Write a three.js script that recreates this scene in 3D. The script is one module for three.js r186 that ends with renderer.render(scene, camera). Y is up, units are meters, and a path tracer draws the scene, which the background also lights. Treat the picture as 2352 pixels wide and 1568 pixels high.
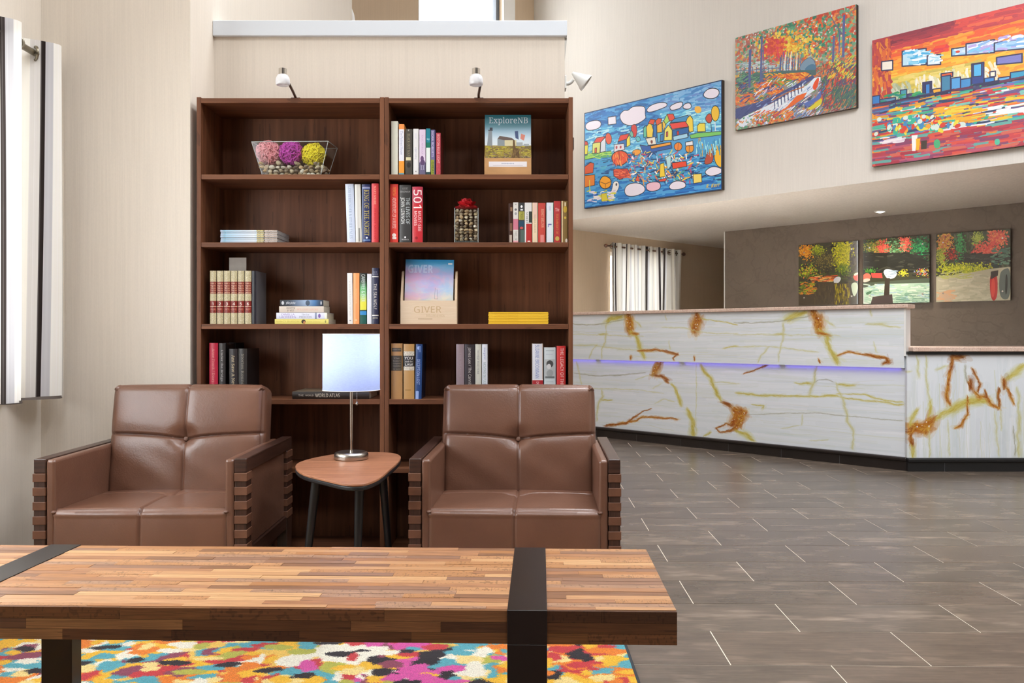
import * as THREE from 'three';
import { RoundedBoxGeometry } from 'three/addons/geometries/RoundedBoxGeometry.js';
import { mergeGeometries, mergeVertices, toCreasedNormals } from 'three/addons/utils/BufferGeometryUtils.js';
import { RectAreaLightUniformsLib } from 'three/addons/lights/RectAreaLightUniformsLib.js';
RectAreaLightUniformsLib.init();

// ---------- camera, sky, exposure ----------
const scene = new THREE.Scene();
const F = 2000, CX = 1186, CY = 768, EYE = 1.01;               // focal length and principal point in photo pixels, eye height in metres
const camera = new THREE.PerspectiveCamera(2 * Math.atan(784 / F) * 180 / Math.PI, 1.5, 0.05, 60);
camera.position.set(0, EYE, 0);
camera.setViewOffset(2352, 1568, 1176 - CX, 784 - CY, 2352, 1568);
const SKY = 8;
scene.background = new THREE.Color(0.93 * SKY, 0.97 * SKY, 1.0 * SKY);   // bright overcast sky outside the windows
const renderer = new THREE.WebGLRenderer();
renderer.toneMapping = THREE.LinearToneMapping;
renderer.toneMappingExposure = 1.19;
renderer.shadowMap.enabled = true;
const CEIL = 5.2;                                               // height of the lobby ceiling
const PANEL = 19.5, DESK_FILL = 270;                                              // brightness of the added ceiling panels and of the added desk strip

// ---------- helpers ----------
let seed = 7;
const rnd = () => { seed = (seed * 1664525 + 1013904223) >>> 0; return seed / 4294967296; };
const rr = (a, b) => a + (b - a) * rnd();
const V = (x, y, z) => new THREE.Vector3(x, y, z);
const taken = {};
const numbered = (name) => { const k = (taken[name] = (taken[name] ?? -1) + 1); return k ? name + '_' + String(k).padStart(3, '0') : name; };
function tag(o, label, category, group) { o.userData.label = label; o.userData.category = category; if (group) o.userData.group = group; return o; }
function thing(name, label, category, [x, y, z] = [0, 0, 0], turn = 0, group) {
  const o = new THREE.Group(); o.name = numbered(name); o.position.set(x, y, z); o.rotation.y = turn; scene.add(o);
  return tag(o, label, category, group);
}
function part(name, geo, mat, parent, pos, rot) {
  const m = new THREE.Mesh(Array.isArray(geo) ? merge(geo) : geo, mat); m.name = name; m.castShadow = m.receiveShadow = true;
  if (pos) m.position.set(...pos); if (rot) m.rotation.set(...rot);
  parent.add(m); return m;
}
function solo(name, geo, mat, label, category, group, pos, turn) {
  const m = part(numbered(name), geo, mat, scene, pos); if (turn) m.rotation.y = turn; return tag(m, label, category, group);
}
function struct(name, geo, mat, pos, turn) {
  const m = part(name, geo, mat, scene, pos); if (turn) m.rotation.y = turn; m.userData.kind = 'structure'; return m;
}
const clean = (g) => { const o = new THREE.BufferGeometry(), s = g.index ? g.toNonIndexed() : g; for (const k of ['position', 'normal', 'uv']) o.setAttribute(k, s.attributes[k] ?? new THREE.BufferAttribute(new Float32Array(s.attributes.position.count * 2), 2)); return o; };
const merge = (list) => mergeGeometries(list.map(clean));
// texture coordinates in metres, by the axis that each face points along; swap turns the grain
function metric(g, swap, ox = 0, oy = 0) {
  g = g.index ? g.toNonIndexed() : g;
  const p = g.attributes.position, uv = new Float32Array(p.count * 2), a = V(), b = V(), c = V();
  for (let i = 0; i < p.count; i += 3) {
    a.fromBufferAttribute(p, i); b.fromBufferAttribute(p, i + 1); c.fromBufferAttribute(p, i + 2);
    const n = b.clone().sub(a).cross(c.clone().sub(a)), x = Math.abs(n.x), y = Math.abs(n.y), z = Math.abs(n.z);
    [a, b, c].forEach((q, k) => {
      let u, v;
      if (y >= x && y >= z) { u = q.x; v = q.z; } else if (x >= z) { u = q.z; v = q.y; } else { u = q.x; v = q.y; }
      if (swap) [u, v] = [v, u];
      uv[(i + k) * 2] = u + ox; uv[(i + k) * 2 + 1] = v + oy;
    });
  }
  g.setAttribute('uv', new THREE.BufferAttribute(uv, 2));
  return g;
}
const box = (x0, x1, y0, y1, z0, z1, swap) => metric(new THREE.BoxGeometry(x1 - x0, y1 - y0, z1 - z0).translate((x0 + x1) / 2, (y0 + y1) / 2, (z0 + z1) / 2), swap);
function rbox(x0, x1, y0, y1, z0, z1, r = 0.004, swap = false, seg = 2) {
  return metric(new RoundedBoxGeometry(x1 - x0, y1 - y0, z1 - z0, seg, r).translate((x0 + x1) / 2, (y0 + y1) / 2, (z0 + z1) / 2), swap);
}
const cyl = (r0, r1, h, x = 0, y = 0, z = 0, seg = 24) => new THREE.CylinderGeometry(r0, r1, h, seg).translate(x, y + h / 2, z);
function rod(a, b, r0, r1 = r0, seg = 12) {                     // tapered round bar from a to b
  const d = b.clone().sub(a), g = new THREE.CylinderGeometry(r1, r0, d.length(), seg).translate(0, d.length() / 2, 0);
  return g.applyQuaternion(new THREE.Quaternion().setFromUnitVectors(V(0, 1, 0), d.normalize())).translate(a.x, a.y, a.z);
}
const tube = (pts, r, n = 40, seg = 8) => new THREE.TubeGeometry(new THREE.CatmullRomCurve3(pts), n, r, seg);
const lathe = (pts, seg = 40) => new THREE.LatheGeometry(pts.map(([x, y]) => new THREE.Vector2(x, y)), seg);

// photo pixel -> a point at depth d, on the floor, or on one of the slanted planes
const at = (x, y, d) => V((x - CX) / F * d, EYE - (y - CY) / F * d, -d);
const NX = 0.7185, ND = 0.6955;                                 // the reception runs at about 46 degrees to the bookcase
const frame = (n, a, y = 0) => V(NX * n - ND * a, y, -(ND * n + NX * a));   // n: distance away across the reception, a: along it to the far left
const TURN_N = -Math.asin(NX), TURN_A = Math.asin(ND);
function onN(x, y, n) { const k = (x - CX) / F, d = n / (NX * k + ND); return [-(-ND * k * d + NX * d), EYE - (y - CY) / F * d]; }   // [along to the right, height] on a plane facing us
function onA(x, y, a) { const k = (x - CX) / F, d = a / (-ND * k + NX); return [NX * k * d + ND * d, EYE - (y - CY) / F * d]; }

// ---------- textures ----------
const hash = (x, y, s) => { let h = (x * 374761393 + y * 668265263 + s * 974634777) | 0; h = Math.imul(h ^ (h >>> 13), 1274126177); return ((h ^ (h >>> 16)) >>> 0) / 4294967296; };
function noise(u, v, px, py, s) {                                // value noise with px by py cells, tiling over 0..1
  const x = u * px, y = v * py, ix = Math.floor(x), iy = Math.floor(y), fx = x - ix, fy = y - iy, sx = fx * fx * (3 - 2 * fx), sy = fy * fy * (3 - 2 * fy);
  const h = (i, j) => hash(((ix + i) % px + px) % px, ((iy + j) % py + py) % py, s);
  return (h(0, 0) * (1 - sx) + h(1, 0) * sx) * (1 - sy) + (h(0, 1) * (1 - sx) + h(1, 1) * sx) * sy;
}
function fbm(u, v, px, py, s, oct = 4) { let a = 0, w = 0.5, t = 0; for (let k = 0; k < oct; k++) { a += w * noise(u, v, px << k, py << k, s + k); t += w; w *= 0.5; } return a / t; }
function dataTex(w, h, fn, srgb = true, rx = 1, ry = 1) {        // fn(u, v) -> [r, g, b] 0..255 (or one grey value)
  const d = new Uint8Array(w * h * 4);
  for (let j = 0; j < h; j++) for (let i = 0; i < w; i++) {
    const c = fn((i + 0.5) / w, (j + 0.5) / h), o = (j * w + i) * 4, q = Array.isArray(c) ? c : [c, c, c];
    for (let k = 0; k < 3; k++) d[o + k] = Math.max(0, Math.min(255, q[k])); d[o + 3] = 255;
  }
  const t = new THREE.DataTexture(d, w, h); t.magFilter = THREE.LinearFilter; t.wrapS = t.wrapT = THREE.RepeatWrapping; t.repeat.set(rx, ry);
  if (srgb) t.colorSpace = THREE.SRGBColorSpace; t.needsUpdate = true; return t;
}
function canvasTex(w, h, draw) {
  const c = document.createElement('canvas'); c.width = w; c.height = h; const g = c.getContext('2d'); draw(g, w, h);
  const t = new THREE.CanvasTexture(c); t.colorSpace = THREE.SRGBColorSpace; t.magFilter = THREE.LinearFilter; t.anisotropy = 8; return t;
}
const M = (o) => new THREE.MeshPhysicalMaterial({ roughness: 0.6, ...o });
const tone = (c, k) => c.map((x) => x * k);
const mixc = (a, b, t) => a.map((x, i) => x + (b[i] - x) * t);

// woven wallpaper with fine upright threads
const wallTex = (c, s) => dataTex(512, 512, (u, v) => tone(c, 0.975 + 0.026 * noise(u, v, 230, 7, s) + 0.012 * noise(u, v, 90, 4, s + 3) + 0.015 * noise(u, v, 256, 256, s + 5)), true, 1 / 0.7, 1 / 1.3);
const wallBump = dataTex(256, 256, (u, v) => 128 + 90 * (noise(u, v, 120, 6, 4) - 0.5) + 50 * (noise(u, v, 128, 128, 6) - 0.5), false, 1, 1);
const mWall = M({ map: wallTex([219, 209, 195], 11), bumpMap: wallBump, bumpScale: 0.0006, roughness: 0.75 });
const mWallUp = M({ map: wallTex([216, 210, 202], 17), bumpMap: wallBump, bumpScale: 0.0005, roughness: 0.75 });
const mTan = M({ map: wallTex([200, 178, 152], 23), bumpMap: wallBump, bumpScale: 0.0006, roughness: 0.75 });
const mSoffit = M({ map: dataTex(512, 512, (u, v) => tone([222, 212, 202], 0.95 + 0.08 * fbm(u, v, 64, 64, 31, 3)), true, 1, 1), bumpMap: dataTex(512, 512, (u, v) => 255 * fbm(u, v, 90, 90, 33, 3), false, 1, 1), bumpScale: 0.002, roughness: 0.95 });
const mCeil = M({ color: '#f1eee8', roughness: 0.95 });
const crack = (u, v) => { const a = Math.abs(fbm(u, v, 7, 9, 41, 4) - 0.5), b = Math.abs(fbm(u, v, 5, 4, 47, 4) - 0.5); return Math.min(1, Math.min(a, b * 1.3) * 28); };
const mDark = M({ map: dataTex(512, 512, (u, v) => tone([102, 89, 77], 0.9 + 0.14 * fbm(u, v, 6, 6, 43, 5) - 0.07 * (1 - crack(u, v)) + 0.04 * noise(u, v, 200, 120, 44)), true, 0.7, 0.7), bumpMap: dataTex(512, 512, (u, v) => 120 * crack(u, v) + 120 * fbm(u, v, 30, 30, 49, 3), false, 0.7, 0.7), bumpScale: 0.002, roughness: 0.62 });
// wood, grain along v, one metre a repeat
const woodTex = (a, b, s, fine = 1, rx = 1, ry = 1) => dataTex(512, 512, (u, v) => {
  const w = u + 0.03 * (fbm(u, v, 3, 2, s + 9, 3) - 0.5), g = 0.5 * noise(w, v, 60, 3, s) + 0.3 * noise(w, v, 130, 6, s + 1) + 0.2 * noise(w, v, 14, 2, s + 2);
  const pore = noise(u, v, 220, 14, s + 4) > 0.86 ? 0.16 : 0;
  return tone(mixc(a, b, Math.min(1, Math.max(0, (g - 0.25) * 1.9 * fine))), 1 - pore * fine);
}, true, rx, ry);
const mCase = M({ map: woodTex([98, 60, 39], [130, 84, 57], 51, 0.9, 1, 0.7), roughness: 0.5, specularIntensity: 0.55 });
const mWalnut = M({ map: woodTex([142, 92, 66], [178, 124, 92], 57, 1, 3, 3), roughness: 0.38 });
const mFrame = M({ map: woodTex([48, 30, 23], [72, 46, 36], 61, 1, 3, 3), roughness: 0.35, clearcoat: 0.3, clearcoatRoughness: 0.3 });
const leatherBump = dataTex(512, 512, (u, v) => 255 * (0.6 * fbm(u, v, 60, 60, 71, 3) + 0.4 * fbm(u, v, 9, 9, 73, 3)), false, 4, 4);
const mLeather = M({ map: dataTex(256, 256, (u, v) => tone([112, 77, 60], 0.88 + 0.2 * fbm(u, v, 5, 5, 75, 4)), true, 1.7, 1.7), bumpMap: leatherBump, bumpScale: 0.0006, roughness: 0.34, specularIntensity: 1.0, clearcoat: 0.35, clearcoatRoughness: 0.24 });
const mStrap = M({ map: dataTex(128, 128, (u, v) => tone([106, 70, 51], 0.85 + 0.28 * fbm(u, v, 5, 5, 79, 4)), true, 6, 6), roughness: 0.45 });
const mSteel = M({ color: '#b9b4ab', metalness: 1, roughness: 0.28 });
const mChrome = M({ color: '#cfcbc4', metalness: 1, roughness: 0.16 });
const mBlack = M({ color: '#17181a', roughness: 0.4 });
const mBlackSteel = M({ map: dataTex(256, 256, (u, v) => tone([44, 38, 36], 0.85 + 0.3 * fbm(u, v, 5, 5, 83, 4)), true, 2, 2), roughness: 0.3, metalness: 0.35 });
const mWhite = M({ color: '#eeedea', roughness: 0.5 });
const mTrimMetal = M({ color: '#d7dde3', roughness: 0.4 });
const mGlass = M({ color: '#ffffff', transmission: 1, thickness: 0, roughness: 0.02, ior: 1.45 });
// ---------- added lamps of the lobby ceiling (guessed light panels, out of view) ----------
const mGlow = (k, c = '#fff6ea') => M({ color: '#ffffff', emissive: c, emissiveIntensity: k, roughness: 0.6 });
const mPanelGlow = mGlow(1.2), mPanelFrame = M({ color: '#e9e7e2', roughness: 0.5 });
function ceilingPanel(x, d, w, l, label) {
  const t = thing('added_ceiling_light', label, 'added ceiling light', [x, CEIL, -d], 0, 'light panels added in the lobby ceiling');
  part('frame', [box(-w / 2 - 0.03, w / 2 + 0.03, -0.03, 0, -l / 2 - 0.03, -l / 2), box(-w / 2 - 0.03, w / 2 + 0.03, -0.03, 0, l / 2, l / 2 + 0.03), box(-w / 2 - 0.03, -w / 2, -0.03, 0, -l / 2, l / 2), box(w / 2, w / 2 + 0.03, -0.03, 0, -l / 2, l / 2)], mPanelFrame, t);
  part('diffuser', box(-w / 2, w / 2, -0.012, -0.002, -l / 2, l / 2), mPanelGlow, t);
  const r = new THREE.RectAreaLight(new THREE.Color().setRGB(0.95, 0.99, 1.05), PANEL, w, l); r.position.set(0, -0.02, 0); r.rotation.x = -Math.PI / 2; r.castShadow = true; t.add(r);
}
for (const [x, d] of [[-0.6, 0.9], [1.4, 0.9], [3.4, 0.9], [0.8, 3.3], [2.6, 3.2], [4.3, 2.6], [0.8, 4.7], [2.5, 4.5], [0.4, -2.2], [3.0, -2.2]]) ceilingPanel(x, d, 0.6, 1.2, 'white light panel added out of view in the lobby ceiling');

// ---------- the shell ----------
// a wall of boxes round rectangular openings: along x0..x1, up y0..y1, thickness z0..z1, holes [x0, x1, y0, y1]
function holed(x0, x1, y0, y1, z0, z1, holes) {
  const out = []; let x = x0;
  for (const [a, b, c, d] of [...holes].sort((p, q) => p[0] - q[0])) {
    out.push(box(x, a, y0, y1, z0, z1)); if (c > y0) out.push(box(a, b, y0, c, z0, z1)); if (d < y1) out.push(box(a, b, d, y1, z0, z1)); x = b;
  }
  out.push(box(x, x1, y0, y1, z0, z1)); return out;
}
function windowIn(name, x0, x1, y0, y1, z, pos, turn, bars = 1, frameMat = mWhite) {
  const w = new THREE.Group(); w.name = name; w.position.copy(pos); w.rotation.y = turn; w.userData.kind = 'structure'; scene.add(w);
  const f = 0.045, g = [box(x0, x1, y0, y0 + f, z - 0.06, z), box(x0, x1, y1 - f, y1, z - 0.06, z), box(x0, x0 + f, y0 + f, y1 - f, z - 0.06, z), box(x1 - f, x1, y0 + f, y1 - f, z - 0.06, z)];
  part('window_frame', g, frameMat, w);
  for (let k = 0; k <= bars; k++) {
    const a = x0 + f + (x1 - x0 - 2 * f) * k / (bars + 1), b = x0 + f + (x1 - x0 - 2 * f) * (k + 1) / (bars + 1);
    if (k) part('mullion', box(a - 0.02, a + 0.02, y0 + f, y1 - f, z - 0.05, z - 0.005), frameMat, w);
    part('pane', new THREE.PlaneGeometry(b - a, y1 - y0 - 2 * f).translate((a + b) / 2, (y0 + y1) / 2, z - 0.03), mGlass, w);
  }
  return w;
}
const LX = -2.02, LD = 3.70, RX = -1.386, ENDD = 7.34, BACKD = -4.5, RIGHTX = 6.3;
// left wall with the curtained window (local x runs towards the back of the room)
const P0 = V(LX, 0, 0), TL = Math.PI / 2;
struct('wall_left', holed(BACKD, LD, 0, CEIL, -0.15, 0, [[1.3, 3.48, 0.8, 2.13]]), mWall, [LX, 0, 0], TL);
windowIn('window_1', 1.3, 3.48, 0.8, 2.13, -0.07, P0, TL, 2);
struct('window_sill_1', box(1.3, 3.48, 0.78, 0.8, -0.1, 0.03), mWhite, [LX, 0, 0], TL);
struct('wall_alcove', box(-2.6, RX, 0, CEIL, -ENDD, -LD), mWall);
struct('wall_partition', box(RX, 0.2214, 0, 2.372, -4.12, -3.99), mWall);
const beam = struct('trim_1', rbox(RX, 0.232, 2.372, 2.443, -4.14, -3.972, 0.004), mTrimMetal);
const br = new THREE.Shape(); br.moveTo(0, 0); br.lineTo(0.012, 0); br.lineTo(0, -0.11); br.closePath();
part('bracket', new THREE.ExtrudeGeometry(br, { depth: 0.03, bevelEnabled: false }).translate(0.2214, 2.372, -4.03), mSteel, beam);
// the slanted wall with the paintings, the soffit behind it and the dark wall of the reception
const NP = 7.277, NW = 9.48, AF = 7.22, HS = 2.3;
const oN = (n) => frame(n, 0), oA = frame(0, AF);
struct('wall_paintings', box(-7.4, 1.6, HS, CEIL, -0.02, 0), mWallUp, oN(NP).toArray(), TURN_N);
struct('ceiling_reception', box(-7.25, 1.6, HS, HS + 0.1, -4.9, -0.02), mSoffit, oN(NP).toArray(), TURN_N);
struct('wall_reception', box(-6.03, 1.6, 0, HS, -0.12, 0), mDark, oN(NW).toArray(), TURN_N);
struct('trim_2', rbox(-6.045, -6.028, 0, HS, -0.125, 0.004, 0.003), mWhite, oN(NW).toArray(), TURN_N);
struct('wall_passage', box(-6.03, -5.9, 0, HS, -2.6, -0.12), mTan, oN(NW).toArray(), TURN_N);
struct('wall_passage_end', box(-7.3, -5.9, 0, HS, -0.1, 0), mTan, oN(12.05).toArray(), TURN_N);
struct('wall_reception_side', box(1.6, 1.7, 0, HS + 0.1, -4.9, 0), mTan, oN(NP).toArray(), TURN_N);
const wl = onA(961, 20, AF)[0], wr = onA(1153, 20, AF)[0], cl = onA(1402, 600, AF)[0], cr = onA(1530, 600, AF)[0];
struct('wall_far', holed(3.1, 12.2, 0, CEIL, -0.15, 0, [[wl, wr, 3.3, 4.9], [cl, cr, 0.9, 2.08]]), mTan, oA.toArray(), TURN_A);
windowIn('window_2', wl, wr, 3.3, 4.9, -0.05, oA, TURN_A, 0, M({ color: '#6d7580', roughness: 0.4 }));
windowIn('window_3', cl, cr, 0.9, 2.08, -0.05, oA, TURN_A, 1);
struct('trim_3', box(wr, onA(1179, 20, AF)[0], 3.1, 5.0, 0, 0.03), mWhite, oA.toArray(), TURN_A);
// behind and beside the camera
struct('wall_right', box(RIGHTX, RIGHTX + 0.15, 0, CEIL, -4.2, -BACKD), mWall);
struct('wall_behind', box(LX - 0.15, RIGHTX + 0.15, 0, CEIL, 0, 0.15), mDark, [0, 0, -BACKD]);
struct('ceiling', box(-4, 8, CEIL, CEIL + 0.12, -14, 4.7), mCeil);
struct('trim_4', tube([at(789, -40, 7.33), at(795, -5, 7.33), at(799, 14, 7.33), at(806, 34, 7.33), at(808, 60, 7.33), at(808, 130, 7.33)].map((p) => V(p.x + 0.01, p.y, p.z - 0.02)), 0.016, 40, 10), mWhite);

// ---------- floor: long dark tiles in a half bond, pale grout between them ----------
const floor = struct('floor', box(-4, 8, -0.1, -0.0012, -14, 4.7), M({ color: '#d8cdbc', roughness: 0.8 }));
const tileVar = [0, 1, 2, 3, 4].map((k) => {
  const s = 200 + k * 7, base = [[116, 102, 90], [122, 108, 95], [111, 98, 86], [119, 105, 92], [114, 99, 86]][k];
  const map = dataTex(512, 256, (u, v) => {
    const cloud = fbm(u, v, 3, 4, s, 5), streak = noise(u, v, 5, 70, s + 7) * 0.5 + noise(u, v, 11, 128, s + 8) * 0.3 + noise(u, v, 40, 40, s + 9) * 0.2;
    const pale = Math.max(0, fbm(u, v, 4, 7, s + 12, 4) - 0.55) * 1.1;
    return tone(base, 0.64 + 0.26 * cloud + 0.16 * streak + pale * 0.9);
  }, true, 1, 1);
  return M({ map, roughness: 0.27, bumpMap: map, bumpScale: 0.0004, specularIntensity: 0.9 });
});
{
  const L = 0.61, W = 0.3035, g = 0.004, turn = 0.0145, O = V(1.275, 0, -3.262), geo = new THREE.BoxGeometry(L - g, 0.008, W - g).translate(0, -0.004, 0), geo2 = geo.clone();
  { const uv = geo2.attributes.uv; for (let i = 0; i < uv.count; i++) uv.setXY(i, 1 - uv.getX(i), 1 - uv.getY(i)); }
  const dx = V(Math.cos(turn), 0, Math.sin(turn)), dd = V(Math.sin(turn), 0, -Math.cos(turn)), rest = [], inside = [];
  for (let r = -26; r <= 32; r++) for (let c = -10; c <= 12; c++) {
    const p = O.clone().addScaledVector(dx, (c + 0.5 + (r & 1 ? 0.5 : 0)) * L).addScaledVector(dd, (r + 0.5) * W), d = -p.z;
    const n = NX * p.x + ND * d, a = -ND * p.x + NX * d;
    if (p.x < LX - 0.3 || p.x > RIGHTX + 0.3 || d < BACKD || n > 9.7 || a > 7.4 || (p.x < RX && d > LD + 0.3)) continue;
    const sx = CX + F * p.x / d, sy = CY + F * EYE / d, seen = d > 2.3 && sx > 1380 && sx < 2500 && n < 6.9;
    if (seen) inside.push([p, d]); else rest.push(p);
  }
  inside.sort((x, y) => x[1] - y[1]);
  inside.forEach(([p], i) => {
    if (i >= 280) return rest.push(p);
    const m = part('tile', hash(i, 3, 5) > 0.5 ? geo : geo2, tileVar[Math.floor(hash(i, 1, 9) * 5)], floor, [p.x, p.y, p.z]); m.rotation.y = -turn;
  });
  const m = part('tile_field', rest.map((p) => geo.clone().rotateY(-turn).translate(p.x, p.y, p.z)), tileVar[0], floor); m.userData.kind = 'stuff';
}

// ---------- reception counter ----------
const NC = 6.578;
// paints veins given in photo pixels on a panel of the reception front
function marble(w, h, x0, x1, y0, y1, map, veins, vertical, sd) {
  return canvasTex(w, h, (g) => {
    const px = ([x, y]) => { const [s, t] = map(x, y); return [(s - x0) / (x1 - x0) * w, (y1 - t) / (y1 - y0) * h]; };
    g.fillStyle = '#e4e9ee'; g.fillRect(0, 0, w, h); seed = sd;
    const k = w / (x1 - x0) / 1000;                                        // canvas pixels per millimetre
    g.lineCap = g.lineJoin = 'round';
    const flow = (n, cols, w0, w1, l0, l1) => { for (let i = 0; i < n; i++) {   // long faint bands of the stone
      g.strokeStyle = cols[i % cols.length]; g.lineWidth = k * rr(w0, w1); let x = rnd() * w - k * l0 / 2, y = rnd() * h; const L = rr(l0, l1); g.beginPath(); g.moveTo(x, y);
      for (let j = 0; j < 8; j++) { const a = k * L / 8, c = k * rr(-9, 9); if (vertical) { x += c; y += a; } else { x += a; y += c; } g.lineTo(x, y); } g.stroke();
    } };
    flow(150, ['rgba(206,216,218,0.16)', 'rgba(245,248,250,0.22)', 'rgba(212,218,206,0.14)', 'rgba(206,212,222,0.14)'], 14, 60, 300, 1200);
    flow(120, ['rgba(198,208,200,0.22)', 'rgba(246,248,250,0.3)', 'rgba(204,206,176,0.2)'], 2, 7, 200, 900);
    flow(26, ['rgba(194,194,132,0.22)', 'rgba(188,194,150,0.22)'], 3, 9, 250, 900);
    const COL = { y: [[202, 188, 92], [214, 204, 128], [186, 168, 66]], p: [[206, 200, 140], [214, 210, 164], [194, 190, 120]], o: [[196, 132, 46], [176, 98, 30], [214, 168, 70], [150, 78, 26]], b: [[150, 80, 28], [172, 98, 36], [120, 62, 24], [196, 140, 62]], g: [[158, 160, 138], [176, 176, 150]] };
    const AL = { y: 0.44, p: 0.27, o: 0.68, b: 0.75, g: 0.32 };
    for (const [kind, wid, pts] of veins) {
      const width = wid * (kind === 'y' || kind === 'p' ? 1.25 : wid > 24 ? 1.35 : 1.5), q = pts.map(px), cols = COL[kind]; let ph = rnd() * 9;
      const off = []; let o1 = 0, wv = 0.6;
      const walk = (step, fn) => { let t = 0; for (let i = 1; i < q.length; i++) { const dx = q[i][0] - q[i - 1][0], dy = q[i][1] - q[i - 1][1], len = Math.hypot(dx, dy) || 1, m = Math.max(1, Math.round(len / step)); for (let j = 0; j < m; j++) { const e = j / m, n = Math.floor(t / (k * 14)); t += step; while (off.length <= n + 1) { o1 = o1 * 0.75 + rr(-0.55, 0.55); wv = wv * 0.7 + rr(0.05, 0.55); off.push([o1, wv]); } const z = t / (k * 14) % 1, s = off[n][0] * (1 - z) + off[n + 1][0] * z, f = off[n][1] * (1 - z) + off[n + 1][1] * z; fn(q[i - 1][0] + dx * e - dy / len * s * k * width * 0.6, q[i - 1][1] + dy * e + dx / len * s * k * width * 0.6, Math.atan2(dy, dx), f); } } };
      for (const [step, sx, al, l0, l1, w0, w1] of [[6, 0.75, 0.16, 0.8, 1.8, 0.25, 0.7], [4, 0.42, 0.34, 0.5, 1.3, 0.1, 0.3], [3, 0.22, 0.7, 0.3, 0.9, 0.04, 0.16]]) walk(k * step, (x, y, a, f) => { const c = cols[Math.floor(rnd() * cols.length)]; g.fillStyle = `rgba(${c},${AL[kind] * al})`; g.beginPath(); g.ellipse(x + k * width * rr(-sx, sx) * f, y + k * width * rr(-sx, sx) * f, k * width * rr(l0, l1) * (0.4 + f), k * width * rr(w0, w1) * (0.3 + f), a + rr(-0.5, 0.5), 0, 7); g.fill(); });
      if (wid > 24 && kind !== 'y') walk(k * 9, (x, y) => { g.fillStyle = ['rgba(128,64,22,0.7)', 'rgba(214,150,60,0.7)', 'rgba(240,232,222,0.8)', 'rgba(196,176,80,0.5)'][Math.floor(rnd() * 4)]; g.beginPath(); g.ellipse(x + k * width * rr(-0.5, 0.5), y + k * width * rr(-0.4, 0.4), k * rr(3, 11), k * rr(2, 7), rnd() * 3, 0, 7); g.fill(); });
      if (kind === 'b' || kind === 'o' || kind === 'g') { g.strokeStyle = kind === 'g' ? 'rgba(130,130,110,0.45)' : 'rgba(120,60,22,0.55)'; g.lineWidth = k * 2.4; g.beginPath(); let first = true; walk(k * 8, (x, y) => { first ? g.moveTo(x, y) : g.lineTo(x, y); first = false; }); g.stroke(); }
    }
  });
}
// the repeated motif of the upper panel, shifted along
const z1 = ([x, y]) => [1300 + x / 4.9, 700 + y / 4.9], z2 = ([x, y]) => [1690 + x / 4.127, 690 + y / 4.127], z3 = ([x, y]) => [2060 + x / 4.613, 770 + y / 4.613];
const motifA = [
  ['o', 38, [[720, 120], [735, 200], [740, 250], [750, 300]]], ['y', 26, [[750, 300], [800, 340], [830, 420], [850, 500], [900, 600]]], ['o', 14, [[760, 320], [830, 335]]],
  ['y', 34, [[500, 190], [530, 150], [640, 130]]], ['p', 16, [[770, 170], [830, 200], [865, 250]]], ['g', 8, [[90, 215], [250, 228], [420, 215], [560, 190], [690, 165]]], ['y', 12, [[400, 330], [490, 330]]],
  ['p', 9, [[90, 335], [300, 335], [600, 345], [900, 350]]], ['p', 10, [[90, 450], [350, 455], [560, 490], [900, 510]]], ['p', 12, [[470, 220], [465, 420], [430, 500], [420, 600]]], ['p', 12, [[370, 450], [310, 520], [280, 600]]],
  ['o', 13, [[830, 520], [920, 520], [1020, 505], [1120, 520], [1280, 555]]], ['b', 12, [[1130, 520], [1280, 555], [1240, 600], [1250, 620]]], ['o', 12, [[750, 570], [755, 610]]],
  ['o', 34, [[1490, 120], [1490, 180], [1470, 230], [1480, 290]]], ['y', 9, [[1540, 150], [1700, 185], [1850, 200], [1950, 230]]], ['p', 10, [[1100, 250], [1350, 260], [1500, 300], [1960, 330]]], ['p', 10, [[1180, 400], [1190, 500]]], ['y', 10, [[1790, 490], [1950, 460]]], ['o', 10, [[1465, 580], [1465, 630]]], ['p', 9, [[1140, 120], [1150, 170]]],
].map(([c, w, p]) => [c, w, p.map(z1)]);
const motifB = [
  ['o', 36, [[760, 100], [790, 180], [790, 230], [800, 285]]], ['y', 26, [[800, 290], [860, 330], [880, 400], [920, 470], [990, 590]]], ['o', 13, [[800, 310], [910, 320]]], ['y', 32, [[490, 180], [560, 140], [680, 110]]],
  ['p', 16, [[860, 180], [940, 240]]], ['g', 8, [[0, 210], [200, 215], [430, 200], [600, 170], [720, 150]]], ['y', 12, [[390, 318], [470, 318]]], ['p', 9, [[0, 320], [250, 320], [800, 330], [1010, 335]]], ['p', 10, [[0, 435], [330, 435], [480, 450], [800, 490]]],
  ['p', 12, [[470, 220], [460, 380], [430, 470], [420, 580]]], ['p', 12, [[330, 435], [260, 520], [230, 590]]], ['o', 11, [[980, 515], [1080, 490], [1260, 510], [1440, 545]]], ['b', 14, [[1260, 510], [1440, 545], [1460, 580], [1420, 600]]], ['o', 12, [[800, 560], [815, 590]]],
  ['p', 14, [[1250, 230], [1400, 230], [1580, 255]]], ['p', 10, [[1290, 90], [1300, 150]]], ['p', 10, [[1320, 390], [1350, 490]]],
].map(([c, w, p]) => [c, w, p.map(z2)]);
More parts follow.
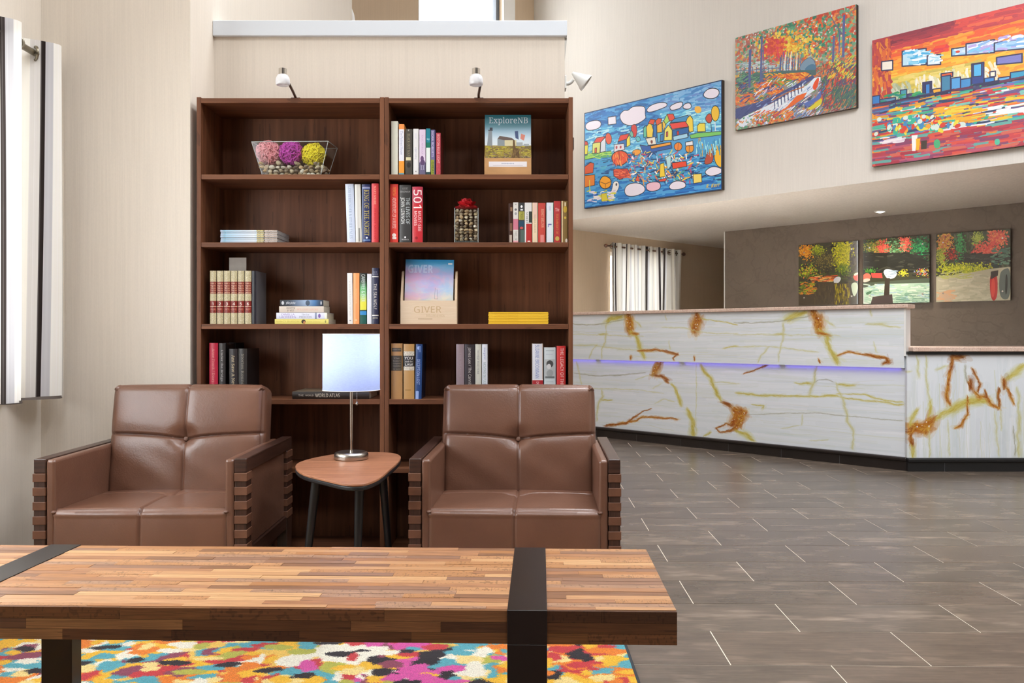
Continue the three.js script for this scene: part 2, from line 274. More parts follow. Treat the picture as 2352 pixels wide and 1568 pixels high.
const lowerV = [
  ['o', 34, [[1040, 650], [1010, 720], [1000, 780]]], ['b', 14, [[960, 790], [1080, 800], [1150, 840]]], ['b', 18, [[1120, 850], [1150, 870]]], ['y', 20, [[1180, 890], [1240, 960], [1270, 1050], [1290, 1130]]], ['y', 24, [[1360, 1180], [1420, 1300], [1440, 1480]]],
  ['g', 8, [[90, 770], [330, 800], [640, 785], [900, 765]]], ['p', 8, [[300, 940], [620, 945], [850, 960], [1100, 990]]], ['p', 12, [[120, 640], [155, 780], [180, 890]]], ['y', 12, [[390, 1070], [520, 1075]]], ['p', 14, [[400, 960], [420, 1030], [370, 1100], [340, 1300]]],
  ['b', 9, [[960, 1165], [860, 1200], [760, 1270], [700, 1310]]], ['o', 12, [[1250, 1290], [960, 1260], [860, 1265], [800, 1300], [700, 1310], [590, 1340]]], ['b', 13, [[690, 1330], [580, 1345], [440, 1360]]], ['p', 10, [[1000, 1110], [1100, 1060], [1220, 1090]]], ['p', 9, [[780, 840], [900, 800], [1000, 790]]], ['p', 10, [[980, 940], [1080, 890]]],
  ['y', 22, [[1510, 680], [1560, 760], [1620, 830], [1670, 950], [1740, 1080]]], ['b', 20, [[1780, 1110], [1850, 1140]]], ['o', 28, [[1900, 1190], [1930, 1260], [1880, 1340]]], ['b', 9, [[1690, 1390], [1800, 1340], [1860, 1360]]], ['b', 10, [[1690, 1390], [1740, 1430], [1850, 1420], [1900, 1380]]], ['y', 14, [[1550, 1480], [1620, 1430]]], ['p', 9, [[1640, 870], [1760, 870], [1960, 890]]], ['p', 7, [[1466, 660], [1466, 1480]]],
].map(([c, w, p]) => [c, w, p.map(z1)]).concat([
  ['o', 30, [[0, 1030], [60, 1060], [40, 1120], [0, 1200]]], ['y', 22, [[0, 1240], [100, 1270], [160, 1330]]], ['b', 9, [[80, 695], [200, 650], [300, 605]]], ['y', 14, [[0, 870], [230, 900], [420, 905], [620, 905], [960, 905]]], ['y', 12, [[960, 900], [1050, 930], [1280, 955], [1590, 990]]], ['y', 10, [[960, 880], [1220, 890], [1420, 950], [1590, 965]]],
  ['y', 16, [[560, 780], [720, 785]]], ['y', 16, [[970, 795], [1130, 800]]], ['g', 7, [[740, 780], [780, 755], [860, 750], [930, 775]]], ['p', 14, [[770, 620], [740, 780], [690, 890]]], ['p', 14, [[950, 780], [990, 890], [1030, 980], [1060, 1150], [1110, 1220], [1110, 1410]]], ['g', 6, [[100, 1080], [450, 1070], [800, 1065], [1100, 1100], [1590, 1140]]], ['p', 10, [[630, 1080], [620, 1180]]], ['p', 8, [[430, 1210], [600, 1185]]], ['p', 8, [[700, 1330], [880, 1320]]], ['y', 12, [[150, 980], [260, 1000], [250, 1020]]],
].map(([c, w, p]) => [c, w, p.map(z2)]));
const frontV = [
  ['b', 14, [[600, 220], [580, 330], [555, 420]]], ['o', 13, [[555, 420], [535, 600], [565, 740]]], ['b', 22, [[600, 225], [680, 240]]], ['y', 24, [[1340, 320], [1240, 390], [1160, 440]]], ['b', 24, [[1140, 480], [1150, 545]]], ['b', 12, [[1080, 560], [1080, 770]]], ['o', 12, [[1170, 560], [1250, 730]]],
  ['y', 26, [[360, 900], [470, 850], [560, 790], [680, 720], [850, 680], [960, 690]]], ['o', 34, [[130, 1010], [190, 960], [300, 975], [340, 900]]], ['b', 16, [[140, 1060], [150, 1170]]], ['y', 20, [[150, 1170], [165, 1290]]], ['y', 18, [[220, 800], [170, 880], [140, 960]]], ['y', 14, [[350, 700], [340, 850]]],
  ['b', 20, [[770, 480], [790, 560]]], ['b', 10, [[800, 350], [850, 440], [880, 520], [860, 600]]], ['o', 14, [[820, 600], [870, 670], [940, 670], [1000, 740], [1080, 770]]], ['b', 11, [[940, 580], [960, 650]]], ['o', 10, [[745, 640], [755, 840], [700, 900], [680, 960], [620, 985]]], ['g', 9, [[720, 320], [740, 500]]],
  ['p', 18, [[1280, 560], [1280, 900], [1285, 1280]]], ['p', 12, [[1090, 790], [1110, 1010]]], ['p', 14, [[215, 210], [235, 440]]], ['p', 10, [[340, 1000], [340, 1290]]], ['p', 10, [[540, 900], [560, 1280]]], ['p', 10, [[1040, 790], [1080, 1280]]], ['g', 8, [[1240, 960], [1250, 1280]]], ['p', 12, [[300, 210], [320, 560], [350, 700]]], ['p', 12, [[420, 365], [540, 320]]], ['p', 12, [[90, 390], [150, 385]]],
].map(([c, w, p]) => [c, w, p.map(z3)]);

const graniteTex = dataTex(512, 512, (u, v) => { const n = fbm(u, v, 20, 20, 91, 4), s = noise(u, v, 170, 170, 93); return s > 0.88 ? [120, 96, 88] : s < 0.12 ? [240, 226, 214] : mixc([205, 170, 152], [232, 208, 192], n); }, true, 2.2, 2.2);
const mGranite = M({ map: graniteTex, roughness: 0.25 });
const [xl] = onN(1290, 900, NC), [xr] = onN(2080, 900, NC);
const tall = thing('reception_counter', 'tall white veined stone reception counter with pink granite top and black plinth', 'counter', oN(NC).toArray(), TURN_N);
const xL = xl - 0.5, cut = (xL + xr) * 0.5;
function stonePanel(name, parent, x0, x1, y0, y1, z0, z1, tex) {
  const g = box(x0, x1, y0, y1, z0, z1), uv = g.attributes.uv, p = g.attributes.position;
  for (let i = 0; i < uv.count; i++) uv.setXY(i, (p.getX(i) - x0) / (x1 - x0), (p.getY(i) - y0) / (y1 - y0));
  return part(name, g, M({ map: tex, roughness: 0.22, specularIntensity: 0.8 }), parent);
}
const mapN = (x, y) => onN(x, y, NC);
stonePanel('upper_panel', tall, xL, xr, 0.762, 1.205, -0.02, 0.03, marble(2048, 320, xL, xr, 0.762, 1.205, mapN, [...motifA, ...motifB], false, 3));
stonePanel('lower_panel', tall, xL, xr, 0.1, 0.78, -0.02, 0.0, marble(2048, 480, xL, xr, 0.1, 0.78, mapN, lowerV, false, 5));
part('core', box(xL, xr, 0.0, 1.2, -0.05, -0.02), mWhite, tall);
part('end_panel', box(xr, xr + 0.015, 0.85, 1.205, -0.052, 0.032), mWhite, tall);
part('granite_top', rbox(xL, xr + 0.035, 1.205, 1.235, -0.09, 0.05, 0.006), mGranite, tall);
part('plinth', [box(xL, xr + 0.012, 0.0, 0.075, -0.02, 0.02), rbox(xL, xr + 0.02, 0.07, 0.1, -0.02, 0.035, 0.012)], mBlackSteel, tall);
for (let k = 1; k < 9; k++) part('plinth_joint', box(xr - k * 0.5 - 0.001, xr - k * 0.5 + 0.001, 0.0, 0.07, 0.02, 0.0206), M({ color: '#55565a' }), tall);
// violet light strip hidden under the lip of the upper panel
const mViolet = mGlow(0.5, '#7a6cff');
for (let k = 0; k < 4; k++) {
  const a = xL + (xr - xL) * k / 4 + 0.03, b = xL + (xr - xL) * (k + 1) / 4 - 0.03;
  part('light_strip', box(a, b, 0.757, 0.762, 0.008, 0.018), mViolet, tall);
  const r = new THREE.RectAreaLight('#7a6cff', 5, b - a, 0.008); r.position.set((a + b) / 2, 0.756, 0.013); r.rotation.x = -Math.PI / 2; r.castShadow = true; tall.add(r);
}
// the low counter beside it, square to the room
const LC0 = (2079 - CX) / F * 6.45, LCD = 6.43, lx0 = LC0 + 0.006, lx1 = 4.9;
const low = thing('low_counter', 'lower front-facing reception counter section with veined stone panel and granite top', 'counter', [0, 0, -LCD]);
const mapL = (x, y) => [(x - CX) / F * LCD, EYE - (y - CY) / F * LCD];
stonePanel('front_panel', low, lx0, lx1, 0.1, 0.862, -0.03, 0, marble(2048, 800, lx0, lx1, 0.1, 0.862, mapL, frontV, true, 9));
part('shade_band', box(lx0, lx1, 0.862, 0.884, -0.6, 0.015), mBlack, low);  // black strip standing in for the shadow beneath the granite top
part('granite_top', rbox(lx0 + 0.03, lx1, 0.884, 0.918, -0.62, 0.03, 0.006), mGranite, low);
part('plinth', [box(lx0, lx1, 0, 0.07, -0.03, 0.012), rbox(lx0, lx1, 0.066, 0.1, -0.03, 0.025, 0.012)], mBlack, low);
part('plinth_joint', box(lx0 + 0.27, lx0 + 0.272, 0.0, 0.066, 0.012, 0.0126), M({ color: '#55565a' }), low);
part('back_board', box(lx0 + 0.5, lx1, 0, 0.862, -0.62, -0.58), mWhite, low);

// added staff side: unseen white desk that bounces strip light onto the soffit
{
  const t = thing('added_desk', 'unseen white work desk added behind the tall counter to bounce light upward', 'desk', oN(NC).toArray(), TURN_N);
  part('desk_top', rbox(xL, xr - 0.35, 0.72, 0.75, -0.9, -0.06, 0.004), mWhite, t);
  part('desk_panel', box(xL, xl - 0.47, 0, 0.72, -0.9, -0.06), mWhite, t); part('desk_panel', box(xr - 0.38, xr - 0.35, 0, 0.72, -0.9, -0.06), mWhite, t);
  for (let k = 0; k < 3; k++) {
    const a = xL + 0.1 + k * 1.25, b = a + 1.15;
    part('light_strip', box(a, b, 1.194, 1.204, -0.088, -0.054), mGlow(1.0), t);  // added strip, an unseen lamp that brightens the reception ceiling
    const r = new THREE.RectAreaLight(new THREE.Color().setRGB(1, 0.97, 0.93), DESK_FILL, b - a, 0.034); r.position.set((a + b) / 2, 1.19, -0.071); r.rotation.x = -Math.PI / 2; r.castShadow = true; t.add(r);
  }
}
// small recessed spot in the reception ceiling
{
  const d = (HS - EYE) * F / (CY - 485), p = at(2022, 485, d);
  const t = thing('recessed_downlight', 'small round recessed downlight glowing in the reception ceiling', 'downlight', [p.x, HS, p.z]);
  part('trim_ring', new THREE.TorusGeometry(0.052, 0.01, 8, 32).rotateX(Math.PI / 2), mWhite, t);
  part('bulb', new THREE.SphereGeometry(0.04, 20, 10, 0, 6.3, Math.PI / 2, Math.PI / 2).scale(1, 0.45, 1), mGlow(6), t);
  const s = new THREE.SpotLight('#fff1dc', 5, 0, 1.1, 0.8); s.position.set(0, -0.03, 0); s.target.position.set(0, -1, 0); s.castShadow = true; s.shadow.radius = 2; t.add(s, s.target);
}
// ---------- bookcases ----------
const BD = 3.70, K = F / BD;                                     // front plane of the bookcases, photo pixels per metre there
const bx = (x) => (x - CX) / K, by = (y) => EYE + (CY - y) / K;
const SH = { top: by(225), s1: by(400), s2: by(556), s3: by(744), s4: by(917), s5: by(1075) }, TH = 0.021, DEPTH = 0.28;
function bookcase(x0, x1, label) {
  const t = thing('bookcase', label, 'bookcase', [x0, 0, -BD], 0, 'pair of brown bookcases'), w = x1 - x0, s = 0.0185;
  part('side_panel', rbox(0, s, 0, SH.top + 0.004, -DEPTH, 0, 0.0015), mCase, t);
  part('side_panel', rbox(w - s, w, 0, SH.top + 0.004, -DEPTH, 0, 0.0015), mCase, t);
  part('top_panel', rbox(s, w - s, SH.top - TH, SH.top, -DEPTH, -0.001, 0.0015, true), mCase, t);
  part('back_panel', box(s, w - s, 0.06, SH.top - TH, -DEPTH, -DEPTH + 0.006), mCase, t);
  for (const k of ['s1', 's2', 's3', 's4', 's5']) part('shelf', rbox(s, w - s, SH[k] - TH, SH[k], -DEPTH + 0.006, -0.003, 0.0015, true), mCase, t);
  part('bottom_panel', rbox(s, w - s, 0.07, 0.07 + TH, -DEPTH + 0.006, -0.003, 0.0015, true), mCase, t);
  part('plinth', rbox(s, w - s, 0, 0.07, -0.03, -0.012, 0.0015, true), mCase, t);
  return t;
}
bookcase(bx(451.5), bx(882.2), 'brown bookcase with six shelves beside the cream wall, behind the lamp');
const rc = bookcase(bx(882.8), bx(1316), 'brown bookcase with six shelves standing next to the reception counter view');
part('hinge_plate', rbox(bx(1316) - bx(882.8), bx(1318.5) - bx(882.8), by(342), by(314), -0.05, -0.01, 0.002), mFrame, rc);

// ---------- leather armchairs ----------
// a padded block: rounded box of w x h x d, puffed out, with grooves given by fold(x, y, z, n) -> inward depth
function padded(w, h, d, r, puff, fold, seg = [44, 30, 30]) {
  const g = mergeVertices(new THREE.BoxGeometry(w, h, d, ...seg).deleteAttribute('normal').deleteAttribute('uv')), p = g.attributes.position, q = V(), c = V();
  for (let i = 0; i < p.count; i++) {
    q.fromBufferAttribute(p, i);
    c.set(Math.max(-w / 2 + r, Math.min(w / 2 - r, q.x)), Math.max(-h / 2 + r, Math.min(h / 2 - r, q.y)), Math.max(-d / 2 + r, Math.min(d / 2 - r, q.z)));
    const n = q.clone().sub(c).normalize(), o = c.clone().addScaledVector(n, r);
    const ux = 1 - (2 * q.x / w) ** 2, uy = 1 - (2 * q.y / h) ** 2, uz = 1 - (2 * q.z / d) ** 2;
    const bulge = (Math.abs(n.z) * puff[2] * Math.sqrt(Math.max(0, ux * uy)) + Math.abs(n.y) * puff[1] * Math.sqrt(Math.max(0, ux * uz)) + Math.abs(n.x) * puff[0] * Math.sqrt(Math.max(0, uy * uz)));
    o.addScaledVector(n, bulge - (fold ? fold(q.x, q.y, q.z, n) : 0));
    p.setXYZ(i, o.x, o.y, o.z);
  }
  g.computeVertexNormals();
  const uv = new Float32Array(p.count * 2), nn = g.attributes.normal;
  for (let i = 0; i < p.count; i++) { const z = Math.abs(nn.getZ(i)) > 0.6; uv[i * 2] = p.getX(i) + (z ? 0 : 0.3 * p.getZ(i)); uv[i * 2 + 1] = z ? p.getY(i) : p.getY(i) + p.getZ(i); }
  g.setAttribute('uv', new THREE.BufferAttribute(uv, 2)); return g;
}
const ridge = (t, w) => Math.exp(-(t * t) / (w * w));
const AW = 0.728, AH = 0.582, ADEP = 0.66, INNER = 0.606, SEATY = 0.412, SX = INNER / 2;
const mSeam = M({ map: mLeather.map, color: '#caa184', roughness: 0.4 });
function armchair(label, pos, turn) {
  const t = thing('armchair', label, 'armchair', pos, turn, 'leather lounge armchairs');
  // back cushion: one seam down the middle, one across that dips to the tuft
  const bw = 0.60, bh = 0.47, bd = 0.13;
  const seamY = (x) => 0.046 - 0.026 * Math.exp(-Math.abs(x) / 0.15);
  const back = part('back_cushion', padded(bw, bh, bd, 0.03, [0.006, 0.006, 0.026], (x, y, z, n) => {
    const f = Math.max(0, n.z), e = Math.max(0, n.y);
    return f * (0.007 * ridge(x, 0.0036) + 0.003 * ridge(x, 0.02) + 0.011 * ridge(y - seamY(x), 0.0042) + 0.007 * ridge(y - seamY(x) - 0.014, 0.022) * (y > seamY(x) ? 0 : 1) + 0.004 * ridge(y - seamY(x), 0.03) + 0.024 * Math.exp(-((x * x * 0.8 + ((y - seamY(0) - 0.008)) ** 2) / 0.0011)) + 0.0014 * Math.sin(x * 31 + y * 43) * ridge(y + 0.12, 0.1)) + e * 0.006 * ridge(x, 0.006) - 0.012 * (Math.abs(n.x) > 0.3 && n.y > 0.3 ? 1 : 0) * f;
  }, [150, 120, 12]), mLeather, t, [0, 0.568, -0.5], [-0.16, 0, 0]);
  part('tuft_button', new THREE.SphereGeometry(0.009, 14, 8).scale(1, 1, 0.5), mLeather, back, [0, seamY(0), 0.066]);
  // seat cushion: a crisp welt along the front edge, seams down the middle and across
  const sw = 0.606, sh = 0.24, sd = 0.5;
  const seat = part('seat_cushion', padded(sw, sh, sd, 0.022, [0.0, 0.012, 0.012], (x, y, z, n) => {
    const u = Math.max(0, n.y), f = Math.max(0, n.z);
    return (u + f) * 0.008 * ridge(x, 0.004) + u * (0.008 * ridge(z + 0.09 - 0.04 * Math.exp(-Math.abs(x) / 0.1), 0.006) + 0.012 * Math.exp(-(x * x + (z + 0.05) ** 2) / 0.0016)) + f * 0.004 * ridge(x, 0.05) - (u * f > 0.02 ? 0.004 : 0);
  }, [140, 40, 96]), mLeather, t, [0, SEATY - sh / 2 - 0.012, -0.245], [-0.02, 0, 0]);
  for (const s of [-1, 1]) {
    part('corner_welt', new THREE.SphereGeometry(0.008, 12, 8).scale(1.2, 0.8, 1.6), mLeather, seat, [s * (sw / 2 - 0.008), sh / 2 - 0.006, sd / 2 - 0.004]);
    const a = new THREE.Group(); a.name = 'arm'; a.position.set(s * (AW / 2), 0, 0); t.add(a);
    const X = (v0, v1) => s > 0 ? [-v1, -v0] : [v0, v1];        // v: distance inward from the outer face
    const put = (name, v0, v1, y0, y1, z0, z1, mat, r = 0.004, swap) => part(name, rbox(...X(v0, v1), y0, y1, z0, z1, r, swap), mat, a);
    put('arm_pad', 0.042, 0.075, 0.16, AH - 0.002, -0.6, 0.002, mLeather, 0.012);
    put('front_post', 0.0, 0.04, 0, AH - 0.05, -0.058, 0, mFrame, 0.003);
    put('rear_post', 0.0, 0.04, 0, AH - 0.05, -ADEP, -0.575, mFrame, 0.003);
    put('top_rail', 0.0, 0.042, AH - 0.05, AH, -ADEP, 0, mFrame, 0.004, true);
    put('bottom_rail', 0.002, 0.038, 0.21, 0.262, -0.575, -0.058, mFrame, 0.003, true);
    put('side_panel', 0.012, 0.04, 0.262, AH - 0.05, -0.575, -0.058, mLeather, 0.004);
    for (let k = 0; k < 6; k++) {
      const y1 = AH - 0.05 - k * 0.0495 + (k === 0 ? 0 : 0.0015), y0 = y1 - 0.029;
      put('strap', -0.0025, 0.0415, y0, y1, -0.0605, 0.0028, mStrap, 0.002); put('strap', -0.0025, 0.0415, y0 - 0.003, y1 - 0.003, -ADEP - 0.0028, -0.5725, mStrap, 0.002);
    }
  }
  part('seat_rail', rbox(-SX + 0.005, SX - 0.005, 0.1, 0.162, -0.05, -0.015, 0.003, true), mFrame, t); part('seat_rail', rbox(-SX + 0.005, SX - 0.005, 0.1, 0.162, -0.64, -0.6, 0.003, true), mFrame, t);
  return t;
}
armchair('brown leather armchair standing beside the curtained window wall', [-1.296, 0, -3.0], 0.02);
armchair('brown leather armchair standing beside the open tiled floor', [-0.007, 0, -2.995], -0.035);

// ---------- side table and lamp ----------
const TY = 0.54, onTable = (x, y) => { const d = (EYE - TY) * F / (y - CY); return V((x - CX) / F * d, 0, -d); };
{
  const c0 = onTable(808, 1066), t = thing('side_table', 'small rounded triangular walnut side table with black splayed legs', 'side table', [c0.x, 0, c0.z]);
  const rim = [[679, 1068], [694, 1086], [745, 1100], [800, 1111], [832, 1111], [862, 1102], [895, 1078], [918, 1056], [919, 1046], [903, 1040], [870, 1038], [800, 1039], [740, 1047], [695, 1058]].map(([x, y]) => onTable(x, y).sub(V(c0.x, 0, c0.z)));
  const curve = new THREE.CatmullRomCurve3(rim, true).getPoints(90).slice(0, 90), shape = new THREE.Shape(curve.map((p) => new THREE.Vector2(p.x, -p.z)));
  const slab = (y, th, bev) => metric(new THREE.ExtrudeGeometry(shape, { depth: th - 2 * bev, bevelEnabled: true, bevelThickness: bev, bevelSize: bev, bevelOffset: -bev, bevelSegments: 3 }).rotateX(-Math.PI / 2).translate(0, y + bev, 0), true);
  part('table_top', slab(TY - 0.008, 0.008, 0.002), mWalnut, t); part('edge_band', slab(TY - 0.022, 0.0138, 0.004), mBlack, t);
  const foot = (x, y, d) => V((x - CX) / F * d - c0.x, 0, -d - c0.z);
  for (const [a, b] of [[onTable(727, 1082).sub(V(c0.x, 0, c0.z)), foot(688, 0, 3.03)], [onTable(826, 1084).sub(V(c0.x, 0, c0.z)), foot(817, 0, 2.975)], [onTable(877, 1056).sub(V(c0.x, 0, c0.z)), foot(902, 0, 3.34)]]) {
    a.y = TY - 0.024; part('leg', rod(b, a, 0.009, 0.0165, 18), mBlack, t);
    part('leg_plate', cyl(0.028, 0.028, 0.004, a.x, TY - 0.026, a.z, 20), mBlack, t);
  }
}
{
  const p = onTable(807, 1054), D = -p.z, Y = (y) => EYE - (y - CY) / F * D - TY, t = thing('table_lamp', 'lit table lamp with white drum shade, brushed steel base and pull chain', 'lamp', [p.x, TY, p.z]);
  part('base', lathe([[0, 0], [0.061, 0], [0.064, 0.004], [0.064, 0.018], [0.06, 0.026], [0.05, 0.0295], [0.012, 0.031], [0, 0.031]], 56), mSteel, t);
  part('stem', rod(V(0, 0.03, 0), V(0, Y(860), 0), 0.0062, 0.0062, 16), mChrome, t);
  const y0 = Y(895), y1 = Y(767), R = 65 / F * D;
  const mShade = M({ map: dataTex(256, 256, (u, v) => tone([238, 243, 250], 0.955 + 0.05 * noise(u, v, 30, 200, 131) + 0.03 * noise(u, v, 200, 60, 133)), true, 3, 1), color: '#d0dcf8', transmission: 0.55, thickness: 0, roughness: 1, specularIntensity: 0.2 });
  part('shade', new THREE.CylinderGeometry(R - 0.001, R, y1 - y0, 72, 1, true).translate(0, (y0 + y1) / 2, 0), mShade, t);
  const ring = (r, y) => new THREE.TorusGeometry(r, 0.0014, 6, 72).rotateX(Math.PI / 2).translate(0, y, 0);
  part('shade_hoop', [ring(R, y0), ring(R - 0.001, y1), rod(V(-R, y1 - 0.012, 0), V(R, y1 - 0.012, 0), 0.0015), rod(V(0, y1 - 0.012, -R), V(0, y1 - 0.012, R), 0.0015)], mWhite, t);
  part('socket', cyl(0.016, 0.016, 0.05, 0, Y(860), 0), mSteel, t);
  part('bulb', lathe([[0, 0], [0.014, 0], [0.016, 0.015], [0.029, 0.045], [0.03, 0.06], [0.022, 0.08], [0, 0.088]], 28), mGlow(1.2, '#dbe8ff'), t, [0, Y(860) + 0.05, 0]);
  const l = new THREE.PointLight('#dadfff', 0.095); l.position.set(0, Y(860) + 0.1, 0); l.castShadow = true; l.shadow.radius = 1.4; t.add(l);
  const cx = 14 / F * D, chain = []; for (let y = Y(922); y < Y(866); y += 0.0042) chain.push(new THREE.SphereGeometry(0.0016, 8, 6).translate(cx, y, 0.012));
  part('pull_chain', chain, mSteel, t); part('pull_knob', lathe([[0, 0], [0.004, 0.001], [0.0052, 0.006], [0.0035, 0.011], [0.0012, 0.015]], 16), mSteel, t, [cx, Y(930), 0.012]);
}

// ---------- coffee table of glued wood blocks with two steel frames ----------
{
  const H = 0.4375, TK = 0.068, turn = -0.027, W = 0.515, RIGHT = 0.303, LEFT = -1.52, t = thing('coffee_table', 'long coffee table of glued wood blocks with black steel bands and legs', 'coffee table', [0.022, 0.0125, -1.768], turn);
  const tones = [[168, 120, 84], [150, 106, 76], [180, 132, 92], [136, 100, 78], [162, 112, 72], [188, 142, 100], [146, 112, 92], [172, 124, 82], [126, 90, 66], [194, 152, 108]];
  const edge = [[112, 74, 46], [92, 60, 38], [126, 86, 54], [82, 54, 36], [104, 68, 40], [136, 94, 60], [88, 60, 44], [116, 78, 46], [74, 48, 32], [140, 100, 62]];   // edge tones darkened to paint in the shade on the front face
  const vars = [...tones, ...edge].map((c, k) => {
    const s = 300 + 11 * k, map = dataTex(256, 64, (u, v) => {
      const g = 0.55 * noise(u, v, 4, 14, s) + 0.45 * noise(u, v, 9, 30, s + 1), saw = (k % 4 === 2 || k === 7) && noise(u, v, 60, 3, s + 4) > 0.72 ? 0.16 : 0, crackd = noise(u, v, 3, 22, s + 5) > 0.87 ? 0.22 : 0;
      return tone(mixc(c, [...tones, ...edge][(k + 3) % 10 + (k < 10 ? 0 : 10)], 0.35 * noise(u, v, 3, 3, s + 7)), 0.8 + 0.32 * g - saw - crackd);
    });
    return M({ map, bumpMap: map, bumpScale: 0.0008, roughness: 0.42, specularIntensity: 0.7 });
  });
  const ROWS = 19, dz = W / ROWS, lift = [0, 0.0004, 0.0008];
  const top = new THREE.Group(); top.name = 'table_top'; t.add(top);
  part('core', box(LEFT + 0.004, RIGHT - 0.004, H - TK + 0.004, H - 0.012, -W + 0.004, -0.004), vars[8], top);
  const block = (x0, x1, y0, y1, z0, z1, k) => { const g = new THREE.BoxGeometry(x1 - x0, y1 - y0, z1 - z0).translate((x0 + x1) / 2, (y0 + y1) / 2, (z0 + z1) / 2); part('wood_block', g, vars[k % 20], top); };
  const bands = [[-0.0405, 0.0405], [-1.235 - 0.0405, -1.235 + 0.0405]];
  seed = 77;
  for (let r = 0; r < ROWS; r++) {                              // blocks of the upper face
    const z1 = -dz * r, z0 = -dz * (r + 1) + 0.0004; let x = RIGHT;
    while (x > LEFT + 0.01) {
      let n = Math.max(LEFT, x - rr(0.1, 0.34)); if (n < LEFT + 0.08) n = LEFT;
      block(n + 0.0003, x, H - 0.012, H - lift[Math.floor(rnd() * 3)], z0, r ? z1 : z1 - 0.0095, Math.floor(rnd() * 10)); x = n;
    }
  }
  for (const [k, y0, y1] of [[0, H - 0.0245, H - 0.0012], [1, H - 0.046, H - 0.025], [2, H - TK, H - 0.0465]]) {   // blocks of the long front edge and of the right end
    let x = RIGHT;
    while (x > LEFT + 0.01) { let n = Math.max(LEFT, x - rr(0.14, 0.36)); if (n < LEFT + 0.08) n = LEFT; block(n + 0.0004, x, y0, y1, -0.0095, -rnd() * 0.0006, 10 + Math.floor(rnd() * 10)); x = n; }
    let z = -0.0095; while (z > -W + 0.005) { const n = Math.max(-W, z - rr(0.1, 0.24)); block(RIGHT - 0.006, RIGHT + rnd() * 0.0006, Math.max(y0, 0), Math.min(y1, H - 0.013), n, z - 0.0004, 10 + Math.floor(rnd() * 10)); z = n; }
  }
  for (const [x0, x1] of bands) {
    const f = new THREE.Group(); f.name = 'steel_frame'; t.add(f);
    part('top_band', rbox(x0, x1, H - 0.002, H + 0.0016, -W - 0.003, 0.003, 0.0012), mBlackSteel, f);
    part('front_band', rbox(x0, x1, H - TK, H + 0.001, 0.0006, 0.004, 0.0012), mBlackSteel, f);
    part('back_band', rbox(x0, x1, H - TK, H + 0.001, -W - 0.004, -W - 0.0006, 0.0012), mBlackSteel, f);
    part('leg', rbox(x0, x1, 0, H - TK, -0.045, 0.004, 0.002), mBlackSteel, f);
    part('leg', rbox(x0 + (x0 < -1 ? 0 : 0), x1, 0, H - TK, -W - 0.004, -W + 0.045, 0.002), mBlackSteel, f);
    part('cross_bar', rbox(x0, x1, H - TK - 0.03, H - TK, -W + 0.045, -0.045, 0.002), mBlackSteel, f);
  }
}

// ---------- added couch, out of view, that shades the front of the coffee table ----------
{
  const t = thing('added_sofa', 'brown leather couch added out of view to shade the coffee table front', 'added_sofa', [-0.75, 0, -0.26]);
  part('base', rbox(-1.0, 1.0, 0.1, 0.26, -0.94, -0.02, 0.02), mLeather, t);
  for (const s of [-1, 1]) { part('seat_cushion', padded(0.82, 0.16, 0.66, 0.03, [0, 0.012, 0.01], null, [16, 6, 14]), mLeather, t, [s * 0.415, 0.34, -0.62]); part('back_cushion', padded(0.82, 0.36, 0.14, 0.03, [0, 0.01, 0.02], null, [16, 10, 6]), mLeather, t, [s * 0.415, 0.58, -0.2], [0.1, 0, 0]); part('arm', rbox(s > 0 ? 0.84 : -1.0, s > 0 ? 1.0 : -0.84, 0.1, 0.5, -0.94, -0.02, 0.03), mLeather, t); for (const z of [-0.88, -0.08]) part('leg', rbox(s * 0.92 - 0.03, s * 0.92 + 0.03, 0, 0.1, z - 0.03, z + 0.03, 0.004), mFrame, t); }
  part('back_frame', rbox(-1.0, 1.0, 0.1, 0.74, -0.12, -0.02, 0.03), mLeather, t);
}

